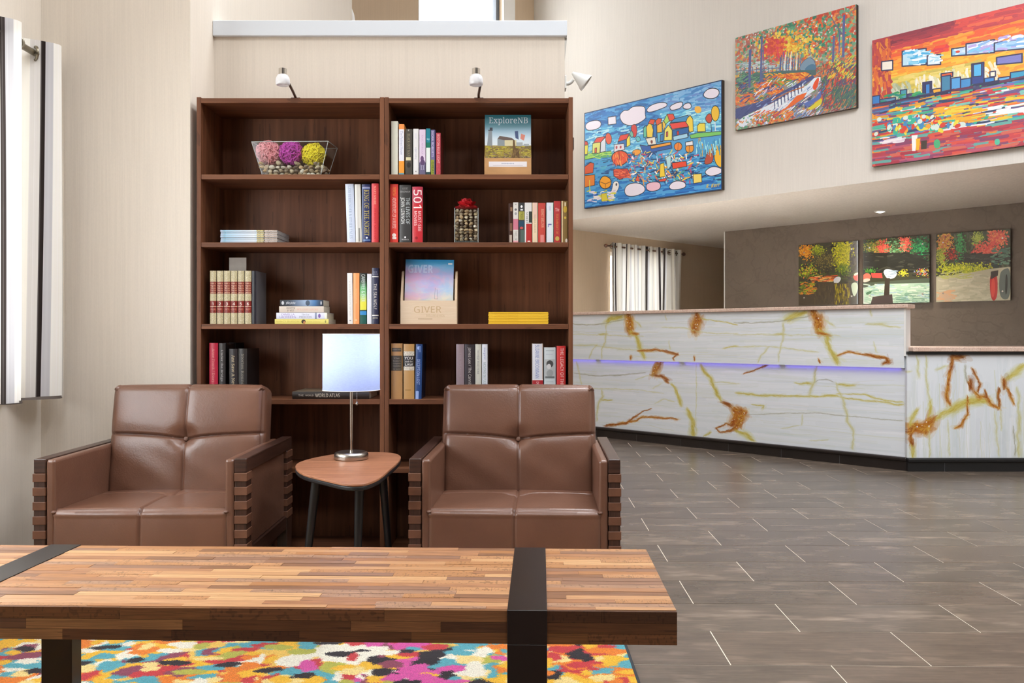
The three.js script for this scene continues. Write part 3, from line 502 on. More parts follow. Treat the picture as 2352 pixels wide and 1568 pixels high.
// ---------- rug ----------
{
  const X0 = -2.0, X1 = 0.357, D0 = 1.3, D1 = 2.96, w = 2048, h = 1440;
  const C = { y: '#f2b92e', o: '#ea7f22', r: '#c9363b', w: '#f3ead6', t: '#57a7b4', p: '#d9539f', k: '#241a20', c: '#f6d78a', g: '#b6b34a', v: '#8e4257' };
  const draw = (g) => {
    seed = 2024; g.fillStyle = '#f0c25a'; g.fillRect(0, 0, w, h);
    const zone = (x) => x < -0.95 ? 'yyyyoocwwttrv' : x < -0.62 ? 'yyoorrcwtygg' : x < -0.45 ? 'yyttwwgrpct' : x < -0.18 ? 'pppkkkkrrwvgpy' : x < 0.02 ? 'tttttwwpcgyt' : 'oooyyyrrcctk';
    const blob = (x, y, rx, ry, c) => {
      g.fillStyle = c; g.beginPath(); const n = 22, ph = rnd() * 6, a1 = rr(0.1, 0.3), a2 = rr(0.05, 0.2);
      for (let i = 0; i <= n; i++) { const t = i / n * 6.2832, k = 1 + a1 * Math.sin(2 * t + ph) + a2 * Math.sin(5 * t + ph * 2) + rr(-0.08, 0.08); g.lineTo(x + rx * k * Math.cos(t), y + ry * k * Math.sin(t)); } g.fill();
    };
    for (let pass = 0; pass < 3; pass++) {
      const N = [700, 900, 700][pass], s = [76, 50, 32][pass];
      for (let i = 0; i < N; i++) {
        const x = rnd() * w, y = rnd() * h, X = X0 + (X1 - X0) * x / w + 0.16 * Math.sin(y / 190 + 1) * rnd(), z = zone(X + rr(-0.1, 0.1)), c = C[z[Math.floor(rnd() * z.length)]];
        blob(x, y, s * rr(0.5, 1.2), s * rr(0.45, 0.95), c);
      }
    }
    for (let k = 0; k < 9; k++) for (let i = 0; i < 11; i++) {      // the dark spots that run in arcs
      const x = 120 + i * 120 + rr(-25, 25), y = 120 + k * 190 + 60 * Math.sin(i * 0.7 + k) + rr(-20, 20); if (X0 + (X1 - X0) * x / w < -0.5) blob(x, y, rr(26, 40), rr(14, 22), C.k);
    }
    const im = g.getImageData(0, 0, w, h), d = im.data, src = Uint8Array.from(d);   // tufts: each takes its yarn from close by, so that the edges fray
    for (let j = 0; j < h; j++) for (let i = 0; i < w; i++) { const a = i >> 1, b2 = j >> 1, k = 0.9 + 0.2 * hash(a, b2, 5), si = Math.max(0, Math.min(w - 1, i + Math.round((hash(a, b2, 6) + hash(a, b2, 7) - 1) * 7))), sj = Math.max(0, Math.min(h - 1, j + Math.round((hash(a, b2, 8) + hash(a, b2, 9) - 1) * 7))), o = (j * w + i) * 4, p = (sj * w + si) * 4; for (let c = 0; c < 3; c++) d[o + c] = src[p + c] * k; }
    g.putImageData(im, 0, 0);
  };
  const map = canvasTex(w, h, draw), tuft = dataTex(512, 512, (u, v) => 255 * hash(Math.floor(u * 512), Math.floor(v * 512), 8), false, 7, 6);
  const t = thing('area_rug', 'bright multicoloured blotched area rug under the coffee table', 'rug', [(X0 + X1) / 2, 0, -(D0 + D1) / 2]);
  const W2 = (X1 - X0) / 2, L2 = (D1 - D0) / 2, g = new THREE.PlaneGeometry(2 * W2 - 0.02, 2 * L2 - 0.02, 1, 1).rotateX(-Math.PI / 2).translate(0, 0.012, 0);
  part('pile', g, M({ map, bumpMap: tuft, bumpScale: 0.004, roughness: 1, sheen: 0.3, sheenColor: '#ffffff', sheenRoughness: 0.8, specularIntensity: 0.1 }), t);
  part('binding', [rbox(-W2, W2, 0, 0.0125, -L2, -L2 + 0.012, 0.004), rbox(-W2, W2, 0, 0.0125, L2 - 0.012, L2, 0.004), rbox(-W2, -W2 + 0.012, 0, 0.0125, -L2, L2, 0.004), rbox(W2 - 0.012, W2, 0, 0.0125, -L2, L2, 0.004), box(-W2 + 0.01, W2 - 0.01, 0, 0.01, -L2 + 0.01, L2 - 0.01)], M({ color: '#2b2f33', roughness: 0.9 }), t);
}
// ---------- books: one printed sheet holds every spine ----------
const SHEET = 2048, PX = 5.4, spots = [];
let penX = 4, penY = 4, rowH = 0;
const sheet = document.createElement('canvas'); sheet.width = sheet.height = SHEET; const sg = sheet.getContext('2d');
function cell(wpx, hpx, side, items, base) {                       // items: what is printed on the spine, heights as shares of the spine
  const w = Math.max(10, Math.round(wpx * PX)), h = Math.round(hpx * PX);
  if (penX + w + 12 > SHEET) { penX = 4; penY += rowH + 6; rowH = 0; }
  const x = penX, y = penY; penX += w + 12; rowH = Math.max(rowH, h);
  sg.save(); sg.fillStyle = side; sg.fillRect(x + w + 1, y, 8, h); sg.beginPath(); sg.rect(x, y, w, h); sg.clip(); sg.translate(x, y);
  sg.fillStyle = base; sg.fillRect(0, 0, w, h);
  for (const it of items) {
    const k = it[0];
    if (k === 'b') { sg.fillStyle = it[3]; sg.fillRect(w * (it[4] ?? 0), it[1] * h, w * (it[5] ?? 1), (it[2] - it[1]) * h); }               // band
    else if (k === 't' || k === 'h') {                                                                                                        // t: text running down, h: text across
      const [, txt, a, b, size, col, font = 'sans-serif', cx = 0.5] = it; sg.save(); sg.fillStyle = col; sg.textAlign = 'center'; sg.textBaseline = 'middle';
      if (k === 't') { const L = (b - a) * h; sg.translate(w * cx, (a + b) / 2 * h); sg.rotate(Math.PI / 2); sg.font = `${w * size}px ${font}`; const m = sg.measureText(txt).width; sg.scale(L / m, 1); sg.fillText(txt, 0, 0); }
      else { sg.translate(w / 2, (a + b) / 2 * h); sg.font = `${(b - a) * h}px ${font}`; const m = sg.measureText(txt).width; sg.scale(Math.min(2, w * size / m), 1); sg.fillText(txt, 0, 0); }
      sg.restore();
    } else if (k === 'e') { sg.fillStyle = it[5]; sg.beginPath(); sg.ellipse(it[1] * w, it[2] * h, it[3] * w, it[4] * h, it[6] ?? 0, 0, 7); sg.fill(); }
    else if (k === 'g') { const q = sg.createLinearGradient(0, it[1] * h, 0, it[2] * h); it[3].forEach((c, i) => q.addColorStop(i / (it[3].length - 1), c)); sg.fillStyle = q; sg.fillRect(0, it[1] * h, w, (it[2] - it[1]) * h); }
    else if (k === 'n') for (let i = 0; i < it[4]; i++) { sg.fillStyle = it[3]; sg.fillRect(rnd() * w, (it[1] + rnd() * (it[2] - it[1])) * h, 2 + rnd() * 4, 2 + rnd() * 4); }
  }
  sg.restore();
  return { u0: x / SHEET, u1: (x + w) / SHEET, v0: 1 - (y + h) / SHEET, v1: 1 - y / SHEET, us: (x + w + 5) / SHEET };
}
const sheetTex = new THREE.CanvasTexture(sheet); sheetTex.colorSpace = THREE.SRGBColorSpace; sheetTex.magFilter = THREE.LinearFilter;
const mPrint = M({ map: sheetTex, roughness: 0.38 });
const pageTex = dataTex(64, 256, (u, v) => tone([222, 212, 192], 0.86 + 0.16 * noise(u, v, 64, 2, 401)), true, 24, 4);
const mPages = M({ map: pageTex, roughness: 0.9 }), mMagPages = M({ map: dataTex(64, 64, (u, v) => tone([196, 192, 186], 0.85 + 0.2 * noise(u, v, 64, 3, 403)), true, 24, 4), roughness: 0.8 });
function coverGeo(w, h, d, c, t = 0.0022, arc = 0.12) {            // spine and two boards, the spine a little rounded
  const s = new THREE.Shape(), n = 6, bow = Math.min(0.004, w * arc); s.moveTo(-w / 2, -d); s.lineTo(-w / 2, -bow);
  for (let i = 1; i <= n; i++) { const a = i / n; s.lineTo(-w / 2 + w * a, -bow * (2 * a - 1) ** 2); }
  s.lineTo(w / 2, -d); s.lineTo(w / 2 - t, -d); s.lineTo(w / 2 - t, -bow - t); s.lineTo(-w / 2 + t, -bow - t); s.lineTo(-w / 2 + t, -d); s.closePath();
  const g = new THREE.ExtrudeGeometry(s, { depth: h, bevelEnabled: false }).rotateX(-Math.PI / 2).scale(1, 1, -1);   // shape y -> depth
  const p = g.attributes.position, uv = g.attributes.uv, f = clean(g), P = f.attributes.position, U = f.attributes.uv;
  for (let i = 0; i < P.count; i += 3) {                           // flip the winding after the mirroring
    for (const at_ of [P]) { const x = at_.getX(i + 1), y = at_.getY(i + 1), z = at_.getZ(i + 1); at_.setXYZ(i + 1, at_.getX(i + 2), at_.getY(i + 2), at_.getZ(i + 2)); at_.setXYZ(i + 2, x, y, z); }
    const zs = [0, 1, 2].map((k) => P.getZ(i + k)), front = Math.min(...zs) >= -bow - 1e-6 && Math.abs(P.getY(i) - P.getY(i + 1)) + Math.abs(P.getY(i) - P.getY(i + 2)) > 1e-5;
    for (let k = 0; k < 3; k++) U.setXY(i + k, front ? c.u0 + (P.getX(i + k) / w + 0.5) * (c.u1 - c.u0) : c.us, front ? c.v0 + P.getY(i + k) / h * (c.v1 - c.v0) : (c.v0 + c.v1) / 2);
  }
  f.deleteAttribute('normal'); f.computeVertexNormals(); return f;
}
function bookParts(t, w, h, d, c, o = {}) {
  part('cover', coverGeo(w, h, d, c, o.soft ? 0.0008 : 0.0022, o.arc ?? (o.soft ? 0.04 : 0.12)), mPrint, t);
  const i = o.soft ? 0.0002 : 0.003, th = o.soft ? 0.0009 : 0.0024;
  part('pages', metric(box(-w / 2 + th, w / 2 - th, i, h - i, -d + i + 0.001, -0.0065), false), o.pages ?? mPages, t);
}
// standing book: x range and top in photo pixels, on a shelf
function book(x0, x1, yt, shelf, base, side, items, label, o = {}) {
  const D = BD + (o.back ?? 0.022), s = F / D, w = (x1 - x0 - 0.4) / s, h = EYE + (CY - yt) / s - shelf, d = Math.min(o.d ?? h * 0.68, 0.245);
  const t = thing('book', label, 'book', [((x0 + x1) / 2 - CX) / s, shelf, -D], o.turn ?? 0, o.group); if (o.lean) t.rotation.z = o.lean;
  bookParts(t, w, h, d, cell(x1 - x0, h * s, side, items, base), o); return t;
}
function lying(x0, x1, y, th, shelfOrY, base, side, items, label, o = {}) {   // lying book, spine to the front
  const D = BD + (o.back ?? 0.03), s = F / D, t = thing(o.name ?? 'book', label, o.cat ?? 'book', [(x1 - CX) / s, shelfOrY + th / 2, -D], 0, o.group); t.rotation.set(0, o.turn ?? 0, Math.PI / 2, 'YXZ');
  bookParts(t, th, (x1 - x0) / s, o.d ?? 0.14, o.cell ?? cell(th * s, x1 - x0, side, items, base), o); return t;
}
const ser = 'serif', bold = 'bold serif';
// top shelf, bookcase nearer reception
const gA = 'paperbacks and hardbacks on the top shelf';
book(898.5, 914, 278, SH.s1, '#dcdccb', '#cfcdbd', [['n', 0, 1, 'rgba(170,200,180,0.35)', 60]], 'tall plain off-white book, beside the upright on the top shelf', { group: gA, soft: 1 });
book(916, 928.5, 285, SH.s1, '#e6e6ee', '#e0903a', [['b', 0, 0.1, '#f3954f'], ['b', 0.72, 0.96, '#ee9d3a'], ['b', 0.96, 1, '#5aa0b4'], ['t', 'The Patient House', 0.13, 0.6, 0.6, '#8285a8', ser]], 'white spined paperback with orange bands on top shelf', { group: gA, soft: 1 });
book(930.5, 947, 296, SH.s1, '#4a463e', '#3a3630', [['t', 'BLACK OUT MAN', 0.1, 0.6, 0.55, '#9a8f74', ser], ['b', 0.61, 0.68, '#d8cfa6', 0.1, 0.7], ['e', 0.5, 0.78, 0.3, 0.06, '#2c2925'], ['h', 'E', 0.01, 0.05, 0.4, '#e9e6df']], 'dark grey-brown paperback with pale flag patch on spine', { group: gA, soft: 1 });
book(949, 961.5, 295.5, SH.s1, '#e3e2e0', '#d8d5d0', [['t', 'a quiet reading', 0.4, 0.66, 0.45, '#a5a3b8', ser], ['t', '•', 0.9, 0.94, 0.5, '#555', ser], ['t', 'novel', 0.1, 0.22, 0.4, '#c3bfd6', ser]], 'white paperback with faint lettering between grey and lilac books', { group: gA, soft: 1 });
book(963, 977.5, 297, SH.s1, '#d9c6da', '#b9a3bd', [['b', 0.72, 1, '#6a6480'], ['e', 0.45, 0.64, 0.28, 0.06, '#6b4a72'], ['e', 0.52, 0.72, 0.38, 0.06, '#5b4468'], ['t', 'KATE MORGAN', 0.12, 0.55, 0.4, '#b694ba', ser], ['h', 'II', 0.77, 0.9, 0.7, '#a9a3b8']], 'lilac spined paperback with purple figure printed low', { group: gA, soft: 1 });
book(978.5, 988.5, 295, SH.s1, '#e2e8e2', '#1d5a63', [['b', 0, 0.38, '#187f8f'], ['b', 0.3, 0.41, '#14735c'], ['b', 0.93, 1, '#2f4a4a'], ['h', 'by', 0.2, 0.25, 0.7, '#cfe8ee']], 'thin teal and white paperback on the top shelf', { group: gA, soft: 1 });
book(989.5, 1000, 298, SH.s1, '#8b86a6', '#34305a', [['b', 0, 0.66, '#6d688f', 0, 0.75], ['b', 0, 1, '#3b3560', 0.78, 0.22], ['t', 'NORA ROBERTS', 0.03, 0.6, 0.62, '#d5d0e6', 'sans-serif', 0.4], ['b', 0.66, 1, '#8d9636', 0, 0.75], ['t', 'GREAT', 0.7, 0.97, 0.6, '#3c431f', 'sans-serif', 0.4]], 'navy and olive paperback beside the maroon book', { group: gA, soft: 1 });
book(1001.5, 1012, 305, SH.s1, '#b8434e', '#6b2a26', [['t', 'BOSTON BLUE LIGHT', 0.03, 0.72, 0.72, '#efc2bf', 'bold sans-serif'], ['n', 0.75, 1, '#d96b70', 30]], 'maroon paperback showing its cover at the open end of the top row', { group: gA, soft: 1, d: 0.15 });
// second shelf
const gB = 'hardbacks beside the upright between the bookcases';
book(797, 816.5, 422, SH.s2, '#cfd9ec', '#c3cde2', [['t', 'LESS SURRENDER & OTHER TALES', 0.03, 0.93, 0.46, '#8ea0b4', ser]], 'pale blue hardback leaning at the open end of its row', { group: gB, lean: 0.035, d: 0.16 });
book(817, 831, 423, SH.s2, '#e2e0d8', '#bdbab2', [['t', 'OF WINTER LEAVES', 0.1, 0.7, 0.4, '#c3c1b8', ser], ['b', 0.0, 1, '#cfcdc6', 0.3, 0.35], ['b', 0.75, 0.98, '#8b8b86', 0.5, 0.25]], 'silvery white hardback leaning beside the navy book', { group: gB, lean: 0.022, d: 0.16 });
book(831.5, 851.5, 423, SH.s2, '#27305e', '#1b2144', [['b', 0.045, 0.055, '#c9cfe6', 0.06, 0.9], ['b', 0.065, 0.075, '#8fa0cc', 0.06, 0.9], ['b', 0.05, 0.97, '#6d83b4', 0.04, 0.06], ['t', 'KING OF THE NIGHT', 0.09, 0.88, 0.72, '#c8b552', ser, 0.55], ['e', 0.55, 0.915, 0.12, 0.016, '#dfe6f5'], ['b', 0.945, 0.965, '#6f93c8', 0.15, 0.8]], 'navy hardback with gold title on the spine', { group: gB, lean: 0.008 });
book(853, 869.5, 421, SH.s2, '#e2474b', '#c22f36', [['t', 'MARY SHORE', 0.04, 0.36, 0.42, '#f4b9a2', ser], ['t', 'PERFECT MUTINY', 0.42, 0.94, 0.42, '#b8282f', ser]], 'bright red hardback against the upright, bookcase nearer the window', { group: gB });
book(895.5, 914.5, 422.5, SH.s2, '#e84a40', '#7f1d1f', [['t', 'TERESA', 0.05, 0.2, 0.5, '#f5a040', 'sans-serif'], ['t', 'ADVENTURES OF A NURSE', 0.23, 0.76, 0.66, '#fbd9cf', bold], ['e', 0.5, 0.87, 0.25, 0.03, '#fbeee6'], ['b', 0.9, 0.94, '#fbeee6', 0.28, 0.5]], 'red hardback with pale lettering, bookcase nearer reception against the upright', { group: gB, turn: 0.01 });
book(917, 944, 424.5, SH.s2, '#3c3b3a', '#262524', [['h', 'ALBERT', 0.04, 0.085, 0.5, '#9a9a98', ser], ['h', 'GOLDMAN', 0.095, 0.135, 0.85, '#b9b9b6', ser], ['t', 'THE LIVES OF', 0.22, 0.68, 0.42, '#cfdcda', bold, 0.72], ['t', 'JOHN LENNON', 0.22, 0.68, 0.42, '#e6e9e4', bold, 0.3], ['e', 0.5, 0.905, 0.08, 0.016, '#eee'], ['h', 'William Co', 0.93, 0.96, 0.6, '#ddd', ser]], 'thick charcoal hardback with white serif title', { group: gB });
book(946.5, 971, 428.5, SH.s2, '#c22a33', '#3c2a20', [['b', 0, 0.3, '#b8354a'], ['t', '501', 0.04, 0.43, 1.05, '#fbe9e4', 'bold sans-serif'], ['t', 'MUST-SEE', 0.43, 0.8, 0.4, '#f6dcd8', 'bold sans-serif', 0.7], ['t', 'MOVIES', 0.43, 0.7, 0.36, '#f6dcd8', 'bold sans-serif', 0.32], ['e', 0.4, 0.915, 0.14, 0.026, '#8f1118']], 'thick red book with large white number on spine', { group: gB, d: 0.2 });
const gC = 'paperbacks at the right end of the second shelf';
book(1168, 1178, 467, SH.s2, '#3a1c12', '#2d160f', [['b', 0.1, 0.2, '#8a6a50', 0.4, 0.5], ['b', 0.5, 0.7, '#7a5642', 0.3, 0.6], ['b', 0.8, 1, '#b0a294', 0.2, 0.6]], 'dark brown paperback at the end of its row nearest the glass vase', { group: gC, soft: 1, turn: -0.12, d: 0.11 });
book(1178.5, 1190.5, 464.5, SH.s2, '#d8d4cc', '#c9beb0', [['h', '8', 0.03, 0.07, 0.3, '#333'], ['e', 0.5, 0.18, 0.24, 0.03, '#6f6f6f'], ['e', 0.5, 0.28, 0.24, 0.035, '#9c9c9c'], ['b', 0.41, 0.68, '#c9788a'], ['t', 'THRILLER', 0.7, 0.94, 0.8, '#8f8a84', 'bold sans-serif'], ['b', 0.95, 1, '#e3a0a6']], 'pale paperback with pink band and grey circles on spine', { group: gC, soft: 1, d: 0.11 });
book(1191.5, 1204.5, 465, SH.s2, '#3a3c3c', '#1c2622', [['e', 0.5, 0.1, 0.2, 0.03, '#eee'], ['b', 0.16, 0.2, '#d8d8d8', 0.3, 0.45], ['b', 0.22, 0.43, '#a5a04a'], ['t', 'TREK', 0.24, 0.41, 0.7, '#565a22', 'bold sans-serif'], ['b', 0.46, 0.6, '#28485e'], ['e', 0.5, 0.63, 0.3, 0.03, '#c9544e'], ['b', 0.68, 1, '#56675f', 0.3, 0.7]], 'black and olive paperback in the second shelf paperback row', { group: gC, soft: 1, d: 0.11 });
book(1205, 1221.5, 465, SH.s2, '#dcdad6', '#d4c9b8', [['b', 0.22, 0.5, '#3a433c', 0.6, 0.4], ['t', 'STREET', 0.23, 0.53, 0.4, '#3a3a38', 'bold sans-serif', 0.32], ['b', 0.53, 0.99, '#b7302f', 0.2, 0.8], ['b', 0.95, 0.975, '#f2e6dc', 0.4, 0.4]], 'white paperback with black and red blocks on spine', { group: gC, soft: 1, d: 0.11 });
book(1222.5, 1235, 465, SH.s2, '#e6cfae', '#c98d72', [['b', 0, 0.4, '#e2bfae', 0.15, 0.7], ['t', 'ISABEL ALDEN', 0.3, 0.75, 0.35, '#a49468', ser]], 'cream paperback between red spined paperbacks', { group: gC, soft: 1, d: 0.11 });
book(1236, 1253, 466, SH.s2, '#c24a40', '#8c2c26', [['t', 'SIDNEY SHELTON', 0.15, 0.62, 0.5, '#eac0a0', ser, 0.6], ['b', 0.8, 1, '#dc8a84', 0.3, 0.5]], 'worn brick red paperback with pale lettering', { group: gC, soft: 1, d: 0.11 });
book(1255, 1271, 465, SH.s2, '#dde2ea', '#cfd6df', [['b', 0, 1, '#d6e8e0', 0.75, 0.25], ['t', 'VANISH', 0.08, 0.2, 0.4, '#a9b0c4', ser], ['b', 0.53, 0.56, '#6a70a8', 0.25, 0.5], ['b', 0.53, 0.61, '#7a80b4', 0.22, 0.12]], 'bluish white paperback beside the tall red one', { group: gC, soft: 1, d: 0.11 });
book(1272, 1288, 461.5, SH.s2, '#b23a3a', '#d6a08a', [['h', 'The', 0.15, 0.26, 0.6, '#f2c9bd', ser], ['t', 'TESTAMENT OF', 0.3, 0.8, 0.42, '#d8a04e', ser], ['e', 0.5, 0.9, 0.3, 0.055, '#c9ad58']], 'tall red paperback with gold emblem low on spine', { group: gC, soft: 1, d: 0.11 });
book(1289.5, 1304, 461.5, SH.s2, '#8a7040', '#5f4a28', [['b', 0, 1, '#e6cda4', 0, 0.2], ['e', 0.6, 0.2, 0.3, 0.08, '#c8a83e'], ['e', 0.6, 0.4, 0.18, 0.03, '#d6b94e'], ['e', 0.8, 0.95, 0.18, 0.05, '#efe6da'], ['b', 0.03, 0.12, '#efe2be', 0.5, 0.2]], 'gold and brown paperback against the outer bookcase side', { group: gC, soft: 1, d: 0.11 });
// third shelf: numbered set
for (let k = 0; k < 6; k++) {
  const x = 481.5 + k * 16.05; seed = 40 + k;
  book(x, x + 15.2, 621.5, SH.s3, '#b7ab86', '#2a1a18', [['n', 0, 1, '#e0d8bc', 260], ['n', 0, 1, '#8d8260', 160], ['b', 0.205, 0.43, '#7a2018'], ...[0.22, 0.262, 0.305, 0.345, 0.388].flatMap((y, i) => [['h', ['FUNK &', 'Wagnalls', 'New', 'Encyclop', 'pedia'][i], y, y + 0.038, 0.85, '#e8c9a2', bold]]), ['b', 0.565, 0.79, '#7a2018'], ['b', 0.665, 0.675, '#e6cfae'], ['h', String(k + 1), 0.585, 0.66, 0.4, '#f7eee0', 'bold sans-serif'], ['h', ['A-AZ', 'B-BE', 'BI-CA', 'CE-CO', 'CR-DE', 'DI-EN'][k], 0.7, 0.74, 0.7, '#d99a7a', ser], ['n', 0.7, 0.78, '#c27058', 30]], `tan and maroon encyclopedia volume with the numeral ${['one', 'two', 'three', 'four', 'five', 'six'][k]} on its spine`, { group: 'numbered encyclopedia volumes', d: 0.2 });
}
book(578, 588.5, 622, SH.s3, '#25222a', '#6a6a6e', [['b', 0, 1, '#1b191f', 0.2, 0.5]], 'black spined volume with grey boards ending the encyclopedia row', { d: 0.15 });
{ const p = at(546, 620, BD + 0.1); solo('paper_card', rbox(-0.0375, 0.0375, 0, 0.062, -0.0012, 0, 0.0004), M({ map: dataTex(64, 64, (u, v) => (v < 0.14 && Math.abs(u - 0.45) < 0.06 ? [92, 88, 96] : tone([168, 160, 152], 0.94 + 0.1 * fbm(u, v, 4, 4, 9))), true, 10, 10), roughness: 0.8 }), 'small grey paper card standing on top of the encyclopedias', 'card', undefined, [p.x, EYE + (CY - 621.5) / (F / (BD + 0.022)) + 0.0008, -(BD + 0.1)]); }
{
  const s = F / (BD + 0.03), ys = [0, 0.0222, 0.0494, 0.0774, 0.104], o = (k, e) => ({ group: 'paperbacks lying in a short stack', soft: 1, d: [0.15, 0.14, 0.12, 0.12][k], ...e });
  lying(631, 754.5, 0, 0.0218, SH.s3 + 0.0002, '#e2d574', '#d8cb70', [['t', 'NANCY BURSON', 0.02, 0.46, 0.45, '#c4b04a', 'bold sans-serif'], ['e', 0.5, 0.535, 0.4, 0.04, '#3a2a1c'], ['e', 0.3, 0.55, 0.3, 0.02, '#c98a5a'], ['t', 'Aunt Dimity', 0.6, 0.85, 0.42, '#cfc060', ser], ['e', 0.5, 0.945, 0.25, 0.012, '#8a8a4a']], 'yellow paperback at the bottom of the short stack', o(0));
  lying(634.5, 751, 0, 0.0262, SH.s3 + 0.0226, '#dcdfee', '#cfd2e0', [['t', 'CAMILLA', 0.09, 0.36, 0.42, '#8a6fb0', 'bold sans-serif', 0.72], ['t', 'LACKBERG', 0.06, 0.39, 0.42, '#7f64a8', 'bold sans-serif', 0.3], ['t', 'The Ice', 0.5, 0.65, 0.36, '#7a7a8a', ser, 0.7], ['t', 'PRINCESS', 0.45, 0.7, 0.36, '#6a6a78', ser, 0.3], ['b', 0.76, 0.8, '#8a93ad'], ['e', 0.5, 0.85, 0.35, 0.025, '#7d62a6'], ['b', 0.955, 1, '#eef0dc']], 'white paperback with purple lettering, second from bottom in stack', o(1));
  lying(641, 743.5, 0, 0.027, SH.s3 + 0.05, '#d9ccbd', '#c3b39f', [['t', 'UNDERTOW', 0.16, 0.36, 0.42, '#4e4338', 'bold sans-serif', 0.68], ['t', 'BY WEST', 0.18, 0.34, 0.42, '#5e5348', 'bold sans-serif', 0.3], ['t', 'WILLIAM LANDRY', 0.4, 0.88, 0.4, '#dda898', ser]], 'beige paperback third in the short stack', o(2));
  lying(643, 742.5, 0, 0.0262, SH.s3 + 0.0775, '#5b6f86', '#23262e', [['g', 0, 1, ['#23262b', '#3a424c', '#6f8199', '#9fb2ca', '#4a78a8', '#20242c']], ['t', 'Jeffery Archer', 0.14, 0.36, 0.5, '#e9edf2', 'bold sans-serif'], ['e', 0.5, 0.065, 0.3, 0.03, '#c9ccd0'], ['e', 0.5, 0.64, 0.45, 0.05, '#4d5a6b'], ['e', 0.5, 0.95, 0.3, 0.012, '#eef3fb']], 'black and blue paperback on top of the short stack', o(3));
}
const gD = 'tall books at the right of the third shelf, bookcase nearer the window';
book(798.5, 810.5, 627, SH.s3, '#e9e6df', '#ddd9d0', [['t', 'a small history of salt', 0.15, 0.85, 0.35, '#c5c2ba', ser], ['e', 0.5, 0.93, 0.2, 0.01, '#999']], 'white book with a plain spine beside the orange one', { group: gD, soft: 1, lean: 0.012 });
book(811, 825.5, 627, SH.s3, '#f2a062', '#e08f50', [['b', 0, 1, '#f6b27a', 0.1, 0.3], ['t', 'SUMMER', 0.3, 0.6, 0.3, '#f7c08a', ser], ['e', 0.45, 0.92, 0.2, 0.02, '#f9c58d']], 'orange spined book on the third shelf', { group: gD, soft: 1 });
book(826.5, 842, 627, SH.s3, '#2e4a44', '#1d2e2a', [['g', 0, 0.72, ['#2b2925', '#2f3b30', '#5fae6c', '#9fd08c', '#e9e34e', '#e6e04a']], ['b', 0.73, 0.745, '#2a3a2a'], ['b', 0.745, 0.82, '#3a8cc8'], ['b', 0.82, 1, '#1f5a4e'], ['t', 'CAREFREE & EVER', 0.02, 0.56, 0.72, '#dbe6df', 'sans-serif']], 'green and yellow spined book beside two white books', { group: gD, soft: 1 });
book(843, 853.5, 628.5, SH.s3, '#e6e6ea', '#d4d6de', [['t', 'MEMOIR', 0.3, 0.5, 0.3, '#d0cfd8', ser]], 'white book squeezed between green and navy spines', { group: gD, soft: 1 });
book(854, 869.5, 615, SH.s3, '#30324c', '#22243a', [['b', 0.145, 0.165, '#e6e2d6'], ['h', 'JACK', 0.06, 0.09, 0.6, '#a9a9b4', ser], ['h', 'LONDON', 0.095, 0.13, 0.85, '#a9a9b4', ser], ['t', 'THE SEA WOLF', 0.28, 0.74, 0.6, '#e9e2d2', bold], ['b', 0.835, 0.855, '#e6e2d6'], ['h', 'BANTAM', 0.87, 0.91, 0.8, '#cfc9a8', bold]], 'navy book with cream serif title on the third shelf', { group: gD });
// fourth shelf
const gE = 'dark hardbacks behind the window-side armchair';
book(480, 500, 787.5, SH.s4, '#b3213c', '#7d1529', [['t', 'Anne Frank / Diary of a girl', 0.1, 0.97, 0.42, '#d4837c', ser]], 'crimson hardback with faint lettering behind the window-side armchair', { group: gE });
book(502, 517.5, 788, SH.s4, '#33302f', '#1f1d1d', [['t', 'Under the Bridge  Penrose', 0.12, 0.99, 0.45, '#a9a4a2', ser]], 'dark hardback with silver lettering next to the crimson book', { group: gE });
book(519, 541, 787, SH.s4, '#2a2f33', '#20252a', [], 'plain slate black book standing behind shorter black books', { group: gE, back: 0.15, d: 0.12 });
book(526, 545.5, 801, SH.s4, '#2b2627', '#1b1819', [['t', 'Ant Saw A New Song', 0.12, 0.99, 0.5, '#c9b48a', ser]], 'black hardback with cream lettering in the middle of dark books', { group: gE, lean: 0.005, d: 0.118 });
book(547, 567, 800.5, SH.s4, '#2e2b29', '#1b1b1c', [['t', 'Stories Round Here', 0.1, 0.98, 0.42, '#8a8272', ser]], 'black hardback with dim gold lettering ending the row of dark books', { group: gE, d: 0.18 });
lying(671, 848, 0, 0.032, SH.s4 + 0.0002, '#241c18', '#7a6c58', [['t', 'THE', 0.08, 0.15, 0.34, '#b8b0a4', 'bold sans-serif'], ['t', 'WORLD', 0.17, 0.28, 0.3, '#b8b0a4', 'bold sans-serif'], ['t', 'WORLD ATLAS', 0.3, 0.62, 0.62, '#c9bfae', 'sans-serif'], ['t', 'of land and sea', 0.65, 0.84, 0.3, '#8a8174', 'sans-serif'], ['t', 'DK', 0.92, 0.97, 0.4, '#b0a898', ser]], 'large dark atlas lying flat behind the lamp', { d: 0.235, back: 0.012 });
const gF = 'hardbacks on the fourth shelf, bookcase nearer reception';
book(898, 924.5, 788.5, SH.s4, '#b08555', '#8a623a', [['b', 0.08, 0.145, '#4a4238', 0.06, 0.84], ['h', 'READERS DIGEST', 0.095, 0.125, 0.75, '#a89a84', 'sans-serif'], ['b', 0.22, 0.49, '#463f35', 0.0, 0.94], ...[0.25, 0.3, 0.345, 0.39, 0.445].map((y, i) => ['h', ['The', 'Reader’s', 'Complete', 'Guide', 'to Law'][i], y, y + 0.03, 0.7, '#a39780', ser]), ['b', 0.87, 0.88, '#8f6638', 0.15, 0.6], ['b', 0.9, 0.915, '#8f6638', 0.15, 0.55]], 'tan hardback with dark title blocks against the bookcase upright', { group: gF });
